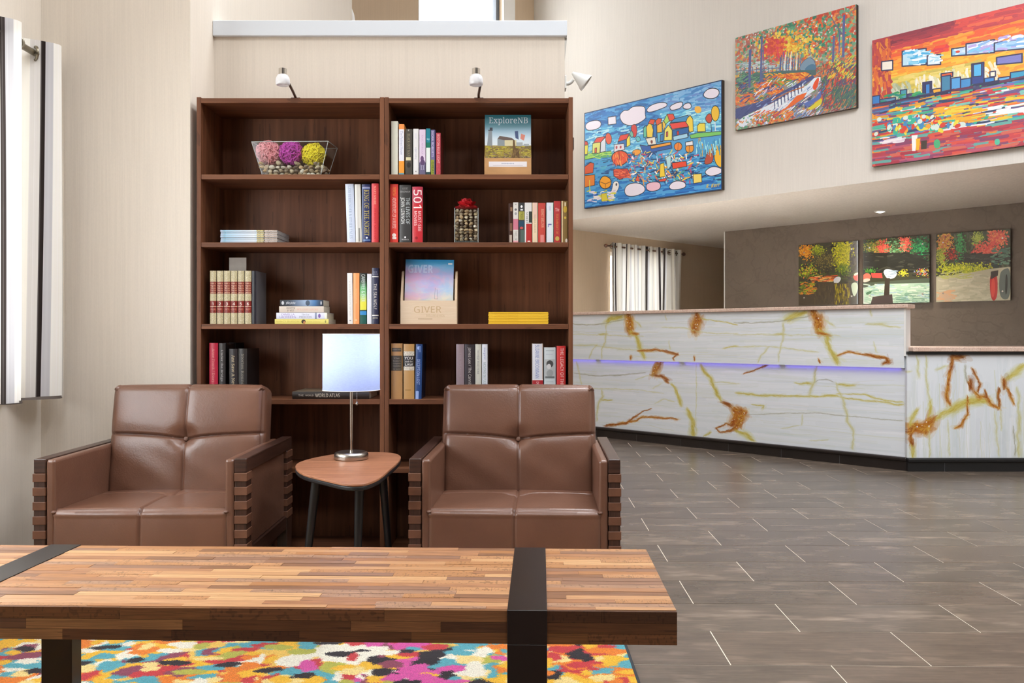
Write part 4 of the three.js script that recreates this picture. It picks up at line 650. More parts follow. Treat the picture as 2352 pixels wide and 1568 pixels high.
book(926.5, 951.5, 789.5, SH.s4, '#b78d55', '#94703f', [['b', 0.135, 0.48, '#cfc6b4'], ['n', 0.135, 0.2, '#6b6354', 50], ['n', 0.42, 0.48, '#6b6354', 50], ['b', 0.215, 0.41, '#2d2a28'], ['h', 'YOU', 0.225, 0.295, 0.8, '#f2efe6', bold], ['h', 'and the', 0.3, 0.34, 0.7, '#e6e0d2', ser], ['h', 'LAW', 0.345, 0.405, 0.75, '#f2efe6', bold], ['b', 0.83, 0.845, '#8f6a34', 0.15, 0.55]], 'tan hardback with black and white title block', { group: gF });
book(952.5, 968, 790, SH.s4, '#234479', '#0f1c38', [['h', '¶', 0.03, 0.15, 0.7, '#8fa6d6', bold], ['t', 'DECEPTION LOST', 0.27, 0.74, 0.66, '#a9b6da', 'sans-serif', 0.45], ['e', 0.35, 0.87, 0.25, 0.02, '#8fa6d6'], ['b', 0.89, 0.91, '#a9b6da', 0.1, 0.55]], 'dark blue hardback leaning at the end of tan books', { group: gF, lean: -0.02 });
const gG = 'hardbacks behind the reception-side armchair';
book(1047.5, 1066.5, 790, SH.s4, '#96848a', '#85757b', [['t', 'THE WEAVER', 0.15, 0.6, 0.35, '#a2949a', ser]], 'mauve hardback behind the reception-side armchair', { group: gG });
book(1067.5, 1090.5, 790.5, SH.s4, '#3a3438', '#292428', [['t', 'James Lee / The Cannibal Coast', 0.06, 0.99, 0.4, '#d2cdc8', 'italic serif']], 'charcoal hardback with script lettering beside the mauve book', { group: gG });
book(1091.5, 1106, 790, SH.s4, '#d3d2c5', '#c2c1b4', [['t', 'THE HIGH ROAD HOME', 0.1, 0.55, 0.44, '#77777a', 'sans-serif', 0.45]], 'pale cream hardback between charcoal and white books', { group: gG });
book(1107, 1120, 790, SH.s4, '#dfe3ea', '#6a5c4e', [['t', 'margaret', 0.06, 0.28, 0.5, '#7f8ac0', 'sans-serif'], ['t', 'MOVING IN FULL', 0.33, 0.74, 0.62, '#8aa0a0', 'bold sans-serif', 0.45], ['t', '[ ]', 0.72, 0.76, 0.5, '#7f8ac0', 'sans-serif']], 'white hardback with blue-green title behind the reception-side armchair', { group: gG });
const gH = 'books at the right end of the fourth shelf';
book(1222.5, 1247.5, 789, SH.s4, '#dedfe6', '#c9b8a6', [['b', 0, 1, '#c8b09a', 0.93, 0.07], ['t', 'SUZANNE BROCKMANN', 0.02, 0.63, 0.5, '#5f74b4', 'bold sans-serif', 0.45], ['b', 0.645, 0.66, '#f2f2f2'], ['b', 0.66, 1, '#b02a30'], ['t', 'DO OR DIE', 0.68, 0.95, 0.34, '#f3dcda', 'sans-serif', 0.5]], 'thick white and red book with blue lettering', { group: gH });
book(1249.5, 1276.5, 797.5, SH.s4, '#c9d2d4', '#aeb6b8', [['b', 0.06, 0.07, '#9aa6aa', 0.15, 0.7], ['b', 0.13, 0.14, '#b0b6c4', 0.15, 0.6], ['b', 0.23, 0.6, '#b4b8b8', 0.06, 0.88], ['e', 0.5, 0.32, 0.3, 0.07, '#4a4a4a'], ['e', 0.42, 0.37, 0.18, 0.05, '#d0d0d0'], ['e', 0.5, 0.5, 0.28, 0.07, '#9a9e9e', 0.4], ['b', 0.56, 0.6, '#6e7474', 0.1, 0.8], ['b', 0.66, 0.67, '#aab4b8', 0.2, 0.6], ['b', 0.72, 0.73, '#aab4b8', 0.2, 0.6]], 'grey book with a black and white portrait on its spine', { group: gH });
book(1278.5, 1299.5, 794, SH.s4, '#d03a38', '#9c2322', [['t', 'THE LEGACY OF THE BOLD', 0.04, 0.98, 0.5, '#f6dcd6', 'bold sans-serif', 0.58]], 'red book with white block lettering against the bookcase side', { group: gH });
// magazines in piles
{
  const s = F / (BD + 0.045), c = cell(5.2, 118, '#cfd0d2', [['g', 0, 0.09, ['#b9c4dc', '#7fb6cf']], ['g', 0.09, 0.6, ['#9cc6de', '#c6d9ea', '#e2e8ee']], ['b', 0.64, 0.76, '#cdbf84'], ['n', 0.64, 0.76, '#7a6a3a', 20], ['b', 0.76, 0.78, '#6b5a3a'], ['b', 0.78, 1, '#cdbcae'], ['n', 0.78, 1, '#6a5648', 60], ['b', 0, 1, '#8f9aa4', 0, 0.16]], '#d5e2ec');
  for (let k = 0; k < 7; k++) lying(506 + (k % 3) * 0.5, 636 + (k % 2), 0, 0.0079, SH.s2 + 0.0002 + k * 0.0081, 0, 0, [], 'thin pale blue magazine in the low pile on the second shelf', { name: 'magazine', cat: 'magazine', group: 'pale blue magazines in a pile', soft: 1, arc: 0.02, d: 0.2, cell: c, back: 0.045 + (k % 3) * 0.0015, pages: mMagPages });
  const y = cell(4, 130, '#e9b92a', [['b', 0, 1, '#d9a41c', 0, 0.12], ['b', 0, 1, '#f6cf4a', 0.6, 0.2], ['t', 'GEOGRAPHIC MAGAZINE', 0.1, 0.5, 0.5, '#d8a520', 'sans-serif']], '#efc02e');
  for (let k = 0; k < 9; k++) lying(1121.5 + (k % 3) * 0.4, 1259 + (k % 2) * 0.7, 0, 0.0056, SH.s3 + 0.0002 + k * 0.0058, 0, 0, [], 'yellow spined magazine in the neat pile on the third shelf', { name: 'magazine', cat: 'magazine', group: 'yellow magazines in a pile', soft: 1, arc: 0.02, d: 0.175, cell: y, back: 0.03 + (k % 2) * 0.001, pages: mMagPages });
}
// ---------- magazine holders ----------
const cover1 = canvasTex(512, 640, (g, w, h) => {                    // lighthouse cover
  const q = g.createLinearGradient(0, 0, 0, 330); ['#2f6f7c', '#4d8896', '#9ebfd0', '#d4e3ec', '#e4ecef'].forEach((c, i) => q.addColorStop(i / 4, c)); g.fillStyle = q; g.fillRect(0, 0, w, 340);
  g.fillStyle = '#a08a3e'; g.fillRect(0, 318, w, h);
  seed = 5; for (let i = 0; i < 900; i++) { g.fillStyle = ['#b3a23a', '#8a7a34', '#c7b950', '#6e6038', '#8d7a6a', '#7a5f44', '#c4c03a'][Math.floor(rnd() * 7)]; g.fillRect(rnd() * w, 320 + rnd() * 180, rr(6, 40), rr(3, 9)); }
  for (let i = 0; i < 260; i++) { g.fillStyle = ['#7d6a58', '#92806c', '#5b4a3a', '#a08c78'][i % 4]; g.fillRect(rnd() * w, 430 + rnd() * 100, rr(10, 50), rr(3, 10)); }
  g.fillStyle = '#8f979c'; g.beginPath(); g.moveTo(42, 160); g.lineTo(80, 160); g.lineTo(84, 320); g.lineTo(26, 320); g.fill(); g.fillStyle = '#4a4d55'; g.fillRect(54, 132, 32, 28); g.fillRect(38, 156, 50, 8);
  g.fillStyle = '#8d979a'; g.fillRect(140, 250, 130, 72); g.fillStyle = '#6a5a54'; g.beginPath(); g.moveTo(140, 250); g.lineTo(165, 218); g.lineTo(300, 240); g.lineTo(330, 262); g.lineTo(215, 262); g.fill();
  g.fillStyle = '#d9cfa4'; g.fillRect(220, 262, 130, 60); g.fillStyle = '#aab2b4'; g.fillRect(350, 285, 70, 38); g.fillRect(430, 300, 60, 24);
  g.fillStyle = '#4a5a80'; g.beginPath(); g.moveTo(332, 170); g.lineTo(368, 166); g.lineTo(376, 258); g.lineTo(340, 240); g.fill(); g.fillStyle = '#d98a78'; g.beginPath(); g.moveTo(402, 195); g.lineTo(448, 210); g.lineTo(434, 268); g.lineTo(394, 248); g.fill();
  g.fillStyle = '#6b5232'; g.beginPath(); g.moveTo(312, 260); g.lineTo(330, 262); g.lineTo(340, 340); g.lineTo(372, 350); g.lineTo(408, 500); g.lineTo(270, 500); g.lineTo(310, 400); g.fill();
  for (let i = 0; i < 120; i++) { g.fillStyle = ['#8f7445', '#4d3a22', '#a88a55'][i % 3]; g.fillRect(rr(285, 400), rr(360, 500), 3, rr(8, 30)); }
  g.fillStyle = 'rgba(226,232,236,0.9)'; g.font = '84px serif'; g.textAlign = 'center'; g.save(); g.translate(262, 86); const m = g.measureText('ExploreNB').width; g.scale(440 / m, 1); g.fillText('ExploreNB', 0, 0); g.restore();
});
const cover2 = canvasTex(512, 512, (g, w, h) => {                    // seaside watercolour cover
  const q = g.createLinearGradient(0, 0, 0, h); ['#2f93c4', '#78b4dc', '#b9b6e0', '#c9c6dc', '#c4d4e2', '#e6dcc8', '#e0cfc0', '#d6cac2', '#cfc5be'].forEach((c, i) => q.addColorStop(i / 8, c)); g.fillStyle = q; g.fillRect(0, 0, w, h);
  seed = 9; for (let i = 0; i < 160; i++) { g.fillStyle = `rgba(${['236,150,190', '200,170,230', '120,180,230', '236,170,190'][i % 4]},0.10)`; g.beginPath(); g.ellipse(rnd() * w * (i % 4 === 2 ? 1 : 0.7) + (i % 4 === 2 ? 120 : 0), rr(60, 330), rr(20, 110), rr(10, 40), rr(-0.4, 0.4), 0, 7); g.fill(); }
  g.fillStyle = '#6a5560'; g.beginPath(); g.moveTo(0, 345); g.lineTo(90, 340); g.lineTo(210, 368); g.lineTo(0, 372); g.fill(); g.fillStyle = '#8a6a60'; g.beginPath(); g.moveTo(0, 388); g.lineTo(60, 392); g.lineTo(120, 412); g.lineTo(40, 425); g.fill();
  g.fillStyle = '#93705f'; g.beginPath(); g.moveTo(0, 470); g.lineTo(80, 440); g.lineTo(160, 445); g.lineTo(230, 500); g.lineTo(0, 512); g.fill();
  g.fillStyle = 'rgba(220,236,250,0.5)'; g.font = 'bold 92px sans-serif'; g.fillText('GIVER', 24, 110);
  g.strokeStyle = 'rgba(60,70,90,0.5)'; g.lineWidth = 3; g.beginPath(); g.moveTo(320, 230); g.lineTo(316, 320); g.lineTo(350, 320); g.lineTo(340, 240); g.stroke(); g.fillStyle = '#f3f3f0'; g.fillRect(452, 26, 44, 12);
});
const coverBox = (w, h, th) => { const g = box(-w / 2, w / 2, 0, h, -th, 0), u = g.attributes.uv, p = g.attributes.position; for (let i = 0; i < u.count; i++) u.setXY(i, p.getX(i) / w + 0.5, p.getY(i) / h); return g; };
{
  const D = BD + 0.07, s = F / D, X = (x) => (x - CX) / s, Y = (y) => EYE + (CY - y) / s, x0 = X(1112.5), x1 = X(1220.5), c = (x0 + x1) / 2, w = x1 - x0, hf = Y(363) - SH.s1;
  const mCard = M({ map: dataTex(128, 128, (u, v) => tone([208, 160, 108], 0.9 + 0.16 * fbm(u, v, 3, 6, 411)), true, 5, 5), roughness: 0.85 });
  const t = thing('magazine_holder', 'low cardboard magazine holder with white label on the top shelf', 'magazine holder', [c, SH.s1, -D]);
  part('front_panel', rbox(-w / 2, w / 2, 0, hf, -0.003, 0, 0.001), mCard, t); part('back_panel', rbox(-w / 2, w / 2, 0, 0.16, -0.075, -0.072, 0.001), mCard, t);
  for (const e of [-1, 1]) { const sp = new THREE.Shape([[0, 0], [0.072, 0], [0.072, 0.16], [0, hf]].map(([a, b]) => new THREE.Vector2(a, b))); part('side_panel', metric(new THREE.ExtrudeGeometry(sp, { depth: 0.003, bevelEnabled: false }).rotateY(Math.PI / 2).translate(e < 0 ? -w / 2 : w / 2 - 0.003, 0, -0.002)), mCard, t); }
  part('base_panel', rbox(-w / 2 + 0.003, w / 2 - 0.003, 0, 0.003, -0.072, -0.003, 0.001), mCard, t);
  const lab = canvasTex(256, 48, (g) => { g.fillStyle = '#ece8ea'; g.fillRect(0, 0, 256, 48); g.fillStyle = '#9aa0b8'; g.font = 'italic 20px sans-serif'; for (let i = 0; i < 13; i++) g.fillRect(86 + i * 6.5, 12 + (i % 3), 4, 11 - (i % 3) * 2); g.fillStyle = '#c9b9ba'; g.fillRect(28, 34, 200, 4); });
  part('label_strip', coverBox(w * 0.81, Y(371) - Y(383), 0.0006), M({ map: lab, roughness: 0.6 }), t, [0, Y(383) - SH.s1, 0.0006]);
  const m = thing('magazine', 'visitor guide magazine with lighthouse cover standing in the cardboard holder', 'magazine', [c, SH.s1 + 0.004, -D - 0.0045]); m.rotation.x = -0.05;
  part('cover', coverBox(w * 0.985, Y(264.5) - SH.s1 + 0.002, 0.003), M({ map: cover1, roughness: 0.3 }), m); part('pages', box(-w * 0.49, w * 0.49, 0.001, Y(265.5) - SH.s1, -0.012, -0.003), mMagPages, m);
}
{
  const D = BD + 0.05, s = F / D, X = (x) => (x - CX) / s, Y = (y) => EYE + (CY - y) / s, x0 = X(920), x1 = X(1049), c = (x0 + x1) / 2, w = x1 - x0, hf = Y(690) - SH.s3;
  const ply = canvasTex(512, 256, (g) => {
    g.fillStyle = '#dec7a8'; g.fillRect(0, 0, 512, 256); seed = 3; for (let i = 0; i < 220; i++) { g.fillStyle = ['rgba(200,170,130,0.18)', 'rgba(240,225,205,0.25)', 'rgba(230,190,160,0.15)'][i % 3]; g.fillRect(rnd() * 512, rnd() * 256, rr(40, 300), rr(1, 4)); }
    g.fillStyle = '#c4a67c'; g.textAlign = 'center'; g.font = '96px sans-serif'; g.save(); g.translate(245, 132); g.scale(0.98, 1); g.fillText('GIVER', 0, 0); g.restore(); g.font = '40px sans-serif'; g.fillStyle = '#c9ae88'; g.fillText('Moments', 318, 176); g.fillStyle = '#a3865e'; g.fillRect(160, 196, 130, 5);
  });
  const mPly = M({ color: '#dfc6a6', roughness: 0.7 }), t = thing('magazine_holder', 'pale plywood magazine holder with engraved word on the third shelf', 'magazine holder', [c, SH.s3, -D], 0.02);
  part('front_panel', coverBox(w, hf, 0.006), M({ map: ply, roughness: 0.7 }), t); part('back_panel', rbox(-w / 2 + 0.01, w / 2 - 0.01, 0, 0.2, -0.085, -0.079, 0.001), mPly, t); part('base_panel', rbox(-w / 2 + 0.006, w / 2 - 0.006, 0, 0.006, -0.079, -0.006, 0.001), mPly, t);
  for (const e of [-1, 1]) { const sp = new THREE.Shape([[0, 0], [0.085, 0], [0.085, 0.228], [0.07, 0.233], [0.058, 0.228], [0.002, hf + 0.004]].map(([a, b]) => new THREE.Vector2(a, b))); part('side_panel', metric(new THREE.ExtrudeGeometry(sp, { depth: 0.008, bevelEnabled: true, bevelThickness: 0.001, bevelSize: 0.001, bevelSegments: 1 }).rotateY(Math.PI / 2).translate(e < 0 ? -w / 2 : w / 2 - 0.008, 0, -0.003)), mPly, t); }
  const m = thing('magazine', 'square magazine with pastel seaside cover standing in the plywood holder', 'magazine', [c - 0.003, SH.s3 + 0.0075, -D - 0.012], 0.02); m.rotation.set(-0.17, 0.02, -0.012, 'YXZ');
  const hh = Y(598) - SH.s3 + 0.005; part('cover', coverBox(w * 0.87, hh, 0.002), M({ map: cover2, roughness: 0.28 }), m); part('pages', box(-w * 0.43, w * 0.43, 0.001, hh - 0.001, -0.02, -0.002), mMagPages, m);
}
// glass tumbler on the atlas, half hidden by the lamp shade
{ const p = at(764, 900, BD + 0.1); solo('glass_tumbler', lathe([[0, 0], [0.026, 0], [0.028, 0.003], [0.03, 0.075], [0.0285, 0.075], [0.026, 0.008], [0, 0.007]], 32), M({ color: '#ffffff', transmission: 1, thickness: 0.02, roughness: 0.03, ior: 1.45 }), 'small clear glass tumbler standing on the atlas behind the lamp shade', 'glass', undefined, [p.x, SH.s4 + 0.0326, p.z]); }

// ---------- glass dish with pebbles and ruffled balls ----------
const pebbleGeos = [0, 1, 2, 3].map((k) => { const g = mergeVertices(new THREE.IcosahedronGeometry(1, 2).deleteAttribute('normal').deleteAttribute('uv')), p = g.attributes.position; for (let i = 0; i < p.count; i++) { const x = p.getX(i), y = p.getY(i), z = p.getZ(i), s = 1 + 0.12 * Math.sin(3 * x + k * 2) + 0.1 * Math.sin(4 * y + 2 * z + k); p.setXYZ(i, x * s * [1, 1.1, 0.95, 1.15][k], y * s * [0.72, 0.6, 0.8, 0.66][k], z * s * 0.9); } g.computeVertexNormals(); return clean(g); });
const mStones = ['#bfa67e', '#a88c68', '#d3c1a2', '#8f7d68', '#c8ab86', '#e0d6c4', '#b09c80', '#7d6b5a', '#c2b294'].map((c) => M({ color: c, roughness: 0.45 }));
function pebble(x, y, z, r, label, group) { const m = solo('pebble', pebbleGeos[Math.floor(rnd() * 4)], mStones[Math.floor(rnd() * 9)], label, 'pebble', group, [x, y, z]); m.scale.setScalar(r); m.rotation.set(rr(-0.7, 0.7), rnd() * 6, rr(-0.7, 0.7)); return m; }
const mClear = M({ color: '#f4f8f7', transmission: 1, thickness: 0, roughness: 0.03, ior: 1.4 });
const mEdge = M({ color: '#dfe5e2', transmission: 0.5, thickness: 0, roughness: 0.25 });
{
  const D = BD + 0.13, s = F / D, X = (x) => (x - CX) / s, cx = X(678), y0 = SH.s1, hb = EYE + (CY - 333) / s - SH.s1, bw = 0.128, tw = 0.168, bd = 0.05, td = 0.075;
  const t = thing('glass_dish', 'flared clear glass dish holding pebbles and ruffled balls', 'dish', [cx, y0, -D], -0.06);
  const pane = (a, b, c, d) => { const g = new THREE.BufferGeometry(); g.setAttribute('position', new THREE.Float32BufferAttribute([...a, ...b, ...c, ...a, ...c, ...d], 3)); g.setAttribute('uv', new THREE.Float32BufferAttribute(new Float32Array(12), 2)); g.computeVertexNormals(); return g; };
  const B = [[-bw, 0.006, bd], [bw, 0.006, bd], [bw, 0.006, -bd], [-bw, 0.006, -bd]], T = [[-tw, hb, td], [tw, hb - 0.002, td], [tw, hb, -td], [-tw, hb, -td]];
  for (let k = 0; k < 4; k++) { const n = (k + 1) % 4; part('glass_side', pane(B[k], B[n], T[n], T[k]), mClear, t); part('glass_edge', rod(V(...B[k]), V(...T[k]), 0.0016, 0.0016, 8), mEdge, t); part('glass_rim', rod(V(...T[k]), V(...T[n]), 0.0016, 0.0016, 8), mEdge, t); }
  part('glass_base', rbox(-bw, bw, 0, 0.006, -bd, bd, 0.002), M({ color: '#e8efee', transmission: 0.9, thickness: 0, roughness: 0.1 }), t);
  seed = 314;
  for (let l = 0; l < 4; l++) for (let i = 0; i < 12; i++) for (let j = 0; j < 4; j++) {
    const f = 1 + l * 0.1, x = (-0.5 + (i + 0.5 + (l % 2) * 0.3 - 0.1) / 12) * 2 * (bw - 0.006) * f, z = (-0.5 + (j + 0.5) / 4) * 2 * (bd - 0.004) * f;
    if (l === 3 && (i % 3 !== 0 || j < 2)) continue;
    pebble(cx + x + rr(-0.003, 0.003), y0 + 0.0145 + l * 0.0165 + rr(-0.002, 0.002), -D + z + rr(-0.001, 0.001), rr(0.0094, 0.0124), 'smooth brown river pebble in the glass dish', 'river pebbles in the glass dish');
  }
  // a ball of crimped paper strips
  function ball(px, py, r, color, label) {
    const g = [], petal = new THREE.TorusGeometry(0.2, 0.075, 5, 9, 3.6).scale(1, 1, 0.75); const inner = new THREE.IcosahedronGeometry(0.86, 3);
    g.push(inner); for (let i = 0; i < 330; i++) {
      const y = 1 - 2 * (i + 0.5) / 330, q = Math.sqrt(1 - y * y), a = i * 2.39996, n = V(q * Math.cos(a), y, q * Math.sin(a));
      const m = new THREE.Matrix4().compose(n.clone().multiplyScalar(rr(0.86, 0.97)), new THREE.Quaternion().setFromUnitVectors(V(0, 0, 1), n).multiply(new THREE.Quaternion().setFromAxisAngle(V(0, 0, 1), rnd() * 6.3)).multiply(new THREE.Quaternion().setFromAxisAngle(V(1, 0, 0), rr(-0.9, 0.9))), V(1, 1, 1).multiplyScalar(rr(0.7, 1.0))); g.push(petal.clone().applyMatrix4(m));
    }
    const R = r / s; solo('ruffled_ball', merge(g).scale(R, R, R), M({ color, roughness: 0.85, sheen: 0.4, sheenColor: '#ffffff' }), label, 'ornament', 'ruffled ornament balls in the glass dish', [X(px), EYE + (CY - py) / s, -D + rr(-0.004, 0.004)]);
  }
  ball(618, 351, 27.5, '#f4a0a8', 'pink ruffled ball resting on pebbles in the glass dish'); ball(669, 351, 26.5, '#cf48ba', 'magenta ruffled ball resting on pebbles in the glass dish'); ball(720, 355, 26, '#f7e424', 'yellow ruffled ball resting on pebbles in the glass dish');
}
// ---------- square vase with pebbles and a red flower ----------
{
  const D = BD + 0.12, s = F / D, cx = (1071.5 - CX) / s, h = EYE + (CY - 481) / s - SH.s2, w = 26.5 / s, y0 = SH.s2, t = thing('glass_vase', 'square clear glass vase filled with pebbles on the second shelf', 'vase', [cx, y0, -D], 0.05);
  part('glass_wall', [[0, 1], [0, -1], [1, 0], [-1, 0]].map(([a, b]) => new THREE.PlaneGeometry(2 * w, h).translate(0, h / 2, w).rotateY(Math.atan2(a, b))), mClear, t);
  for (const [a, b] of [[1, 1], [1, -1], [-1, 1], [-1, -1]]) part('glass_edge', rbox(a * w - 0.0016, a * w + 0.0016, 0, h, b * w - 0.0016, b * w + 0.0016, 0.0012), mEdge, t);
  part('glass_base', rbox(-w + 0.002, w - 0.002, 0, 0.013, -w + 0.002, w - 0.002, 0.002), M({ color: '#e4eceb', transmission: 0.9, thickness: 0, roughness: 0.08 }), t);
  seed = 271; const n = 5, L = Math.floor((h - 0.02) / 0.0135);
  for (let l = 0; l < L; l++) for (let i = 0; i < n; i++) for (let j = 0; j < n; j++) if (i % 4 === 0 || j % 4 === 0) {
    const q = 2 * (w - 0.0095), o = l % 2 ? 0.0012 : -0.0012; pebble(cx + (-0.5 + i / (n - 1)) * q + o + rr(-0.0022, 0.0022), y0 + 0.0215 + l * 0.0135 + rr(-0.002, 0.002), -D + (-0.5 + j / (n - 1)) * q + o + rr(-0.001, 0.001), rr(0.0066, 0.0096), 'tan pebble inside the square glass vase', 'pebbles in the square vase');
  }
  const f = thing('red_flower', 'open red artificial flower resting on the pebbles of the vase', 'flower', [cx, y0 + h + 0.003, -D]), mPetal = M({ color: '#d01a26', roughness: 0.55, sheen: 0.4, sheenColor: '#ff8a80' });
  const petal = (len, wid, curl) => { const g = new THREE.PlaneGeometry(1, 1, 8, 8), p = g.attributes.position; for (let i = 0; i < p.count; i++) { const u = p.getX(i), v = p.getY(i) + 0.5, ww = wid * Math.sin(Math.PI * (0.12 + 0.78 * v)) ** 0.7; p.setXYZ(i, u * ww, curl * len * v * v * 0.9 + 0.1 * len * u * u * 4 + 0.03 * len * Math.sin(9 * u), v * len); } g.computeVertexNormals(); return g; };
  for (const [c, len, wid, curl, tilt, up] of [[8, 0.05, 0.05, 0.05, 0.0, 0.002], [7, 0.044, 0.05, 0.3, -0.22, 0.006], [6, 0.034, 0.044, 0.55, -0.5, 0.01], [5, 0.024, 0.036, 0.8, -0.8, 0.013], [4, 0.015, 0.026, 0.9, -1.1, 0.016]]) for (let k = 0; k < c; k++) part('petal', petal(len, wid, curl), mPetal, f, [0, up, 0]).rotation.set(tilt, k / c * 6.283 + len * 40, 0, 'YXZ');
}

// ---------- small lamps over the bookcases ----------
function shelfLamp(label, hx, hy, ax, ay) {
  const D = BD - 0.2, h = at(hx, hy, D), a = at(ax, 225, BD + 0.03), t = thing('shelf_lamp', label, 'lamp', [a.x, SH.top, a.z], 0, 'shelf lamps clipped on top of the bookcases');
  const o = V(h.x - a.x, h.y - SH.top, h.z - a.z), s = D / F;
  part('arm', tube([V(0, 0.004, 0), V(o.x * 0.12, 0.012, o.z * 0.1 + 0.0), o.clone().add(V(8 * s, -6 * s, 0)), o.clone().add(V(2 * s, 2 * s, 0))], 0.0058, 40, 10), mFrame, t);
  part('clamp', rbox(-0.02, 0.02, 0, 0.008, -0.05, 0.01, 0.002), mFrame, t);
  part('lamp_cap', cyl(9.3 * s, 9.3 * s, 15 * s, o.x, o.y + 3 * s, o.z, 28), mChrome, t);
  part('lamp_shade', lathe([[9 * s, 4.5 * s], [12 * s, 2.5 * s], [14.6 * s, -2 * s], [16 * s, -8 * s], [16.4 * s, -14 * s], [15.4 * s, -18.5 * s], [13.4 * s, -20 * s], [12.4 * s, -18.5 * s], [0, -17 * s]], 36).translate(o.x, o.y, o.z), M({ color: '#f4f4f6', roughness: 0.25, transmission: 0.35, thickness: 0 }), t);
}
shelfLamp('small opal glass lamp over the bookcase near the cream wall', 649.5, 176, 680, 225);
shelfLamp('small opal glass lamp over the bookcase near the paintings', 1093.5, 176, 1100, 225);
{
  const D = 4.02, s = D / F, b = at(1297, 192, D), t = thing('wall_spotlight', 'white cone spotlight on the end of the partition wall', 'lamp', [0.2214, b.y, -D]), mG = M({ color: '#d9dad6', roughness: 0.45 });
  part('wall_plate', rbox(0, 0.008, -0.03, 0.03, -0.03, 0.03, 0.003), mG, t);
  part('arm', tube([V(0.006, 0, 0), V(9 * s, 0, 0), V(15 * s, 3 * s, 0), V(20 * s, 9 * s, 0)], 0.0085, 24, 12), mG, t);
  const cone = lathe([[0, 0], [3 * s, -0.5 * s], [15 * s, -28 * s], [20 * s, -37 * s], [20.5 * s, -41 * s], [19 * s, -41 * s], [12 * s, -26 * s], [0, -6 * s]], 40).rotateZ(0.93).translate(18 * s, 25 * s, 0);
  part('cone_shade', cone, mG, t); part('bulb', new THREE.SphereGeometry(8 * s, 18, 12), mWhite, t, [38 * s, 8 * s, 0]);
}
// ---------- paintings ----------
// maps a four-cornered view of a picture (top left, top right, bottom right, bottom left) to 0..1 across and down
function unwarp(q) {
  const [[x0, y0], [x1, y1], [x2, y2], [x3, y3]] = q, dx1 = x1 - x2, dx2 = x3 - x2, sx = x0 - x1 + x2 - x3, dy1 = y1 - y2, dy2 = y3 - y2, sy = y0 - y1 + y2 - y3, den = dx1 * dy2 - dx2 * dy1;
  const g = (sx * dy2 - dx2 * sy) / den, h = (dx1 * sy - sx * dy1) / den, a = x1 - x0 + g * x1, b = x3 - x0 + h * x3, c = x0, d = y1 - y0 + g * y1, e = y3 - y0 + h * y3, f = y0;
  const A = e - f * h, B = c * h - b, C = b * f - c * e, Dd = f * g - d, E = a - c * g, Ff = c * d - a * f, G = d * h - e * g, H = b * g - a * h, I = a * e - b * d;
  return (x, y) => { const w = G * x + H * y + I; return [(A * x + B * y + C) / w, (Dd * x + E * y + Ff) / w]; };
}
